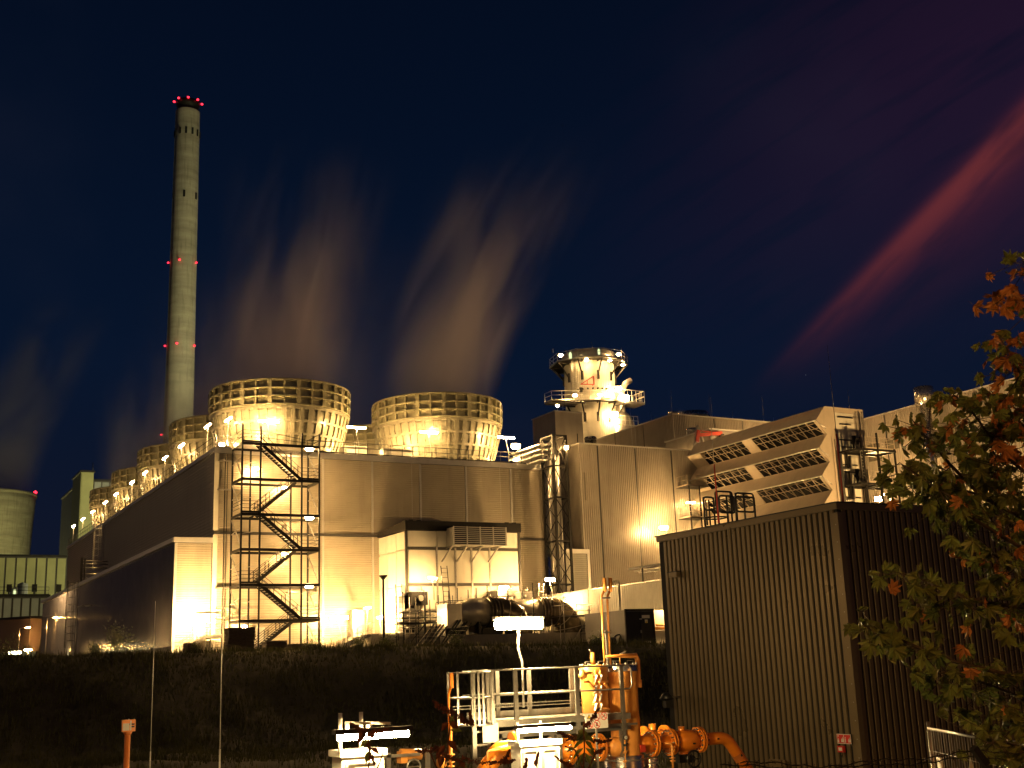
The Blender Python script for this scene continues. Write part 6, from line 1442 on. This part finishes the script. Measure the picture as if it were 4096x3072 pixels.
for pts, dep, cnt, of in br_:
    P3 = [D_(u, v, dep+random.uniform(-.25, .25)+(.6 if i == len(pts)-1 else 0)) for i, (u, v) in enumerate(pts)]
    rad_ = [.003+.022*i/len(P3) for i in range(len(P3))]; part('branch', MB().pipe(P3, .01, 6, radii=rad_), 'bark', MT)
    vis = P3[:-1]
    for k in range(int(cnt*1.5)):
        f = random.random()**.9*(len(vis)-1); i = int(f); i = min(i, len(vis)-2); p_ = vis[i].lerp(vis[i+1], f-i)
        sp = .04+.17*min(1, f/2.5)
        q = p_+RT*random.gauss(0, sp)+UP*(random.gauss(-.05, sp*.8))+fw*random.gauss(0, .3)
        cand.append((q, p_, of))
random.shuffle(cand)
tw = MB()
for q, p_, of in cand:
    o_ = random.random() < (of*.7 if of > .4 else of*.28)
    m, me, vs, fs = random.choice([l for l in LM if (l[0] == 'leafo') == o_])
    s = random.uniform(.13, .21)
    dn = (Vector((0, 0, -1))*.9+Vector([random.gauss(0, .55) for _ in range(3)])).normalized()
    nrm_ = (Vector([random.gauss(0, 1) for _ in range(3)])-fw*1.0); nrm_ = (nrm_-dn*nrm_.dot(dn)).normalized(); xx = dn.cross(nrm_)
    mt = Matrix(((xx.x, dn.x, nrm_.x, 0), (xx.y, dn.y, nrm_.y, 0), (xx.z, dn.z, nrm_.z, 0), (0, 0, 0, 1)))
    if nl < 290:
        o = link('leaf', me, None, MT); o.matrix_basis = Matrix.Translation(q-worg(MT)) @ mt @ Matrix.Scale(s, 4)
        nl += 1
    else:
        rest[m].add([q+(mt @ Vector(v_))*s for v_ in vs], fs)
    if (q-p_).length > .08: tw.bar(p_, q, .005)
part('twigs', tw, 'bark', MT)
for m in rest:
    if rest[m].v: o = part('foliage', rest[m], m, MT); o['kind'] = 'stuff'
# ---------------------------------------------------------------- dry flower spikes close to the camera
def plant(label, dep, stems, spikes, leaves):
    b0 = D_(stems[0][0][0], 3300, dep); t = thing('flowering_shrub', (b0.x, b0.y, b0.z), label, 'shrub', 'dark shrubs in the foreground')
    for st in stems: part('stem', MB().pipe([D_(u, v, dep) for u, v in st], .006, 5), 'flower', t)
    for (u0, v0, u1, v1, w_) in spikes:
        a, b = D_(u0, v0, dep), D_(u1, v1, dep); m = MB(); L_ = (b-a).length; sag = Vector((0, 0, -L_*.08))
        for k in range(150):
            f = random.random(); c = a.lerp(b, f)+sag*(4*f*(f-1))*-1; r = w_/F*dep*.5*(1-f*.7)
            p_ = c+Vector([random.gauss(0, r*.55) for _ in range(3)]); q = random.uniform(.006, .013)*dep/9
            u_ = Vector([random.gauss(0, 1) for _ in range(3)]).normalized()*q; v_ = u_.orthogonal().normalized()*q
            m.add([p_-u_, p_+v_, p_+u_, p_-v_], [(0, 1, 2, 3)])
        part('flower_spike', m, 'flower', t)['kind'] = 'stuff'
    for (u0, v0, u1, v1, w_) in leaves:
        a, b = D_(u0, v0, dep), D_(u1, v1, dep); d_ = (b-a); s = d_.cross(fw).normalized()*w_/F*dep*.5; n_ = fw*d_.length*.15
        cc = a.lerp(b, .5)+Vector((0, 0, d_.length*.12))
        part('leaf', MB().add([a, a.lerp(cc, .6)+s*.8, cc+s+n_*.3, b.lerp(cc, .5)+s*.6, b, b.lerp(cc, .5)-s*.6, cc-s-n_*.3, a.lerp(cc, .6)-s*.8, cc-n_], [(0, 1, 8), (1, 2, 8), (2, 3, 8), (3, 4, 8), (4, 5, 8), (5, 6, 8), (6, 7, 8), (7, 0, 8)]), 'leaf' if random.random() < .5 else 'flower', t)
plant('dark shrub with drooping flower spikes before the ladder cage', 10,
      [[(1770, 3120), (1790, 3000), (1800, 2900), (1795, 2840)], [(1800, 3120), (1850, 3040), (1870, 3030)], [(1760, 3100), (1720, 3010), (1700, 2995)]],
      [(1812, 2850, 1732, 2805, 30), (1815, 2850, 1892, 2898, 30), (1890, 2898, 1880, 2850, 16), (1757, 2992, 1662, 3002, 22), (1750, 3000, 1850, 3045, 24), (1852, 3030, 2010, 3045, 26), (2005, 3050, 2040, 3000, 20), (2010, 3045, 2060, 3040, 20)],
      [(1800, 2880, 1835, 2930, 30), (1795, 2890, 1765, 2925, 26), (1800, 2920, 1850, 2925, 24), (1790, 2960, 1830, 3010, 26), (1780, 2980, 1745, 3040, 30), (1800, 2900, 1815, 2860, 22), (1770, 3020, 1760, 3072, 30), (1840, 3050, 1860, 3072, 24)])
plant('dark shrub silhouetted against the left white cabinet', 9,
      [[(1470, 3120), (1480, 3010), (1470, 2930)], [(1490, 3120), (1520, 3050), (1535, 3000)]],
      [(1465, 2925, 1402, 2893, 22), (1490, 2928, 1556, 2912, 18), (1475, 2980, 1500, 3060, 14)],
      [(1465, 2920, 1430, 2975, 34), (1470, 2930, 1500, 2950, 30), (1480, 3000, 1462, 3060, 24), (1480, 2990, 1520, 3020, 20), (1475, 2960, 1440, 2990, 22)])
plant('dark shrub with narrow leaves and one tall spike before the prohibition sign', 9.5,
      [[(2330, 3120), (2338, 3000), (2335, 2900)], [(2350, 3120), (2300, 3000), (2260, 2985)], [(2340, 3100), (2385, 3010)]],
      [(2342, 2905, 2396, 2833, 26), (2300, 2955, 2235, 2925, 26), (2380, 3010, 2420, 2992, 16), (2370, 2960, 2445, 2960, 14), (2290, 3065, 2215, 3020, 22), (2140, 3060, 2155, 3005, 12), (2100, 3072, 2108, 3030, 16)],
      [(2335, 2930, 2300, 2965, 16), (2335, 2940, 2380, 2975, 16), (2338, 2960, 2290, 3000, 16), (2338, 2960, 2378, 3010, 16), (2335, 2990, 2290, 3040, 16), (2340, 2990, 2390, 3040, 16), (2335, 2920, 2350, 2965, 20), (2335, 3010, 2310, 3072, 18), (2340, 3010, 2368, 3072, 18), (2330, 2915, 2315, 2950, 22), (2300, 2990, 2265, 3010, 14)])
# ---------------------------------------------------------------- sodium street lamps on the road behind the camera, then added unseen lamps
street_lamp((-9, -3, -2.5), 9, .9, 'sodium street lamp behind the viewpoint, left', 7000, 'road lamps behind the viewpoint', (1, .42, .08))
street_lamp((24, -1, -3.5), 9, 1.2, 'sodium street lamp behind the viewpoint, right', 2200, 'road lamps behind the viewpoint', (1, .38, .07))
street_lamp((-36, 92, 1), 4.5, .2, 'low sodium street lamp left of the frame beside the slope', 8000, 'road lamps left of the frame', (1, .60, .22))  # added unseen lamp that gives the dark wall its highlight
street_lamp((-34, 160, 2), 16, .0, 'tall yard lamp left of the frame, farther along the plant road', 40000, 'road lamps left of the frame', (1, .62, .28))  # added unseen fill light for the long side walls
for (x, y, z_, wt, l, back) in ((112, 255, 14, 330000, 'large shielded floodlight in the boiler yard lighting the whole chimney', 1), (40, 520, 20, 260000, 'floodlight at the foot of the cooling tower', 0), (46, 245, 9, 1800, 'floodlight before the low panelled block', 0), (14, 262, 12, 1000, 'floodlight on the far road before the green-lit hall', 1), (47, 262, 22, 1000, 'tall floodlight before the green-lit hall', 0)):  # added floodlights out of sight, brightening chimney, cooling tower and far blocks
    t = thing('floodlight_mast', (x, y, 0), l, 'mast'); part('pole', MB().tube((x, y, 0), (x, y, z_), .25, 8), 'galv', t)
    part('head', MB().box(x-1.6, x+1.6, y-.7, y-.5, z_-.6, z_+3).box(x-1.6, x+1.6, y-.5, y+.5, z_-.3, z_-.1) if back else MB().box(x-1, x+1, y-.4, y+.4, z_+.45, z_+.6), 'dark', t)
    part('lens', MB().box(x-.9, x+.9, y-.3, y+.3, z_, z_+.4), lampmat(wt, 2.6, (.95, .85, .42) if back else (.95, .85, .30)), t)
# ---------------------------------------------------------------- steam
def steam(name, base, H_, R0, R1, wind, dens, label_seed, nscale=.22, zst=.20, col=(.98, .88, .92), lo=.45, hi=.60, fadep=1.6, aniso=.2, domain=1.0):
    m = bpy.data.materials.new('steam_'+str(label_seed)); m.use_nodes = True; T = m.node_tree; T.nodes.clear()
    o = T.nodes.new('ShaderNodeOutputMaterial'); pv = T.nodes.new('ShaderNodeVolumePrincipled'); T.links.new(pv.outputs[0], o.inputs['Volume'])
    pv.inputs['Color'].default_value = (*col, 1); pv.inputs['Anisotropy'].default_value = aniso
    tcn = T.nodes.new('ShaderNodeTexCoord'); sp = T.nodes.new('ShaderNodeSeparateXYZ'); T.links.new(tcn.outputs['Object'], sp.inputs[0])
    X, Y, Z = sp.outputs; mt = lambda op, a, b=None, c=None, clamp=False: math_(op, a, b, c, clamp, T)
    f = mt('DIVIDE', Z, H_, clamp=True); f13 = mt('POWER', f, 1.35)
    cx = mt('SUBTRACT', X, mt('MULTIPLY', f13, wind[0])); cy = mt('SUBTRACT', Y, mt('MULTIPLY', f13, wind[1]))
    r = mt('SQRT', mt('ADD', mt('MULTIPLY', cx, cx), mt('MULTIPLY', cy, cy)))
    r = mt('DIVIDE', r, mt('MULTIPLY_ADD', f, R1-R0, R0))
    cb = T.nodes.new('ShaderNodeCombineXYZ'); T.links.new(cx, cb.inputs[0]); T.links.new(cy, cb.inputs[1]); T.links.new(mt('MULTIPLY', Z, zst), cb.inputs[2])
    ad = T.nodes.new('ShaderNodeVectorMath'); ad.operation = 'ADD'; ad.inputs[1].default_value = (label_seed*13.7, label_seed*7.1, label_seed*3.3); T.links.new(cb.outputs[0], ad.inputs[0])
    n1 = T.nodes.new('ShaderNodeTexNoise'); n1.inputs['Scale'].default_value = nscale; n1.inputs['Detail'].default_value = 1.5; n1.inputs['Distortion'].default_value = .4; T.links.new(ad.outputs[0], n1.inputs['Vector'])
    th = smooth(n1.outputs['Fac'], lo, hi, T)
    th = mt('MAXIMUM', th, mt('MULTIPLY', smooth(f, .55, .05, T), .75))
    d = mt('MULTIPLY', mt('MULTIPLY', smooth(r, 1.0, .15, T), th), mt('MULTIPLY', mt('POWER', mt('SUBTRACT', 1.0, f, clamp=True), fadep), dens))
    T.links.new(d, pv.inputs['Density'])
    mb = MB(); rings = []; n = 20
    vs = []; K = 10
    for k in range(K+1):
        ff = k/K; w_ = ff**1.35; R_ = R0+(R1-R0)*ff
        vs += [(wind[0]*w_+R_*math.cos(2*math.pi*j/n), wind[1]*w_+R_*math.sin(2*math.pi*j/n), H_*ff) for j in range(n)]
    fs = [(k*n+j, k*n+(j+1) % n, (k+1)*n+(j+1) % n, (k+1)*n+j) for k in range(K) for j in range(n)]+[tuple(range(n))[::-1], tuple(range(K*n, K*n+n))]
    mb.add(vs, fs)
    ob = link(name, mb.mesh(name), m); ob.location = base; setp(ob, kind='stuff'); return ob
SD = .19
for i, (x, y, lb) in enumerate(FANS):
    big = i in (0, 5)
    s = {0: (30, 6.7, 12, (5, 4)), 5: (36, 6.7, 13, (17, 3))}.get(i, (20, 6.7, 9, (1, 4)))
    if i == 6: continue
    steam('steam', (x, y, 28.3), s[0], s[1], s[2], s[3], SD*(1 if big else .8), i+1, aniso=.3)
steam('steam', (cxx+2, 620+Rt, ztop-2), 110, Rt*.9, Rt*1.35, (34, 0), .07, 9, nscale=.035, zst=.8, lo=.35, hi=.6, fadep=1.1)
steam('steam', (47, 150, 29), 30, 22, 30, (12, 4), .020, 11, nscale=.09, zst=.5, lo=.38, hi=.66, fadep=1.2)
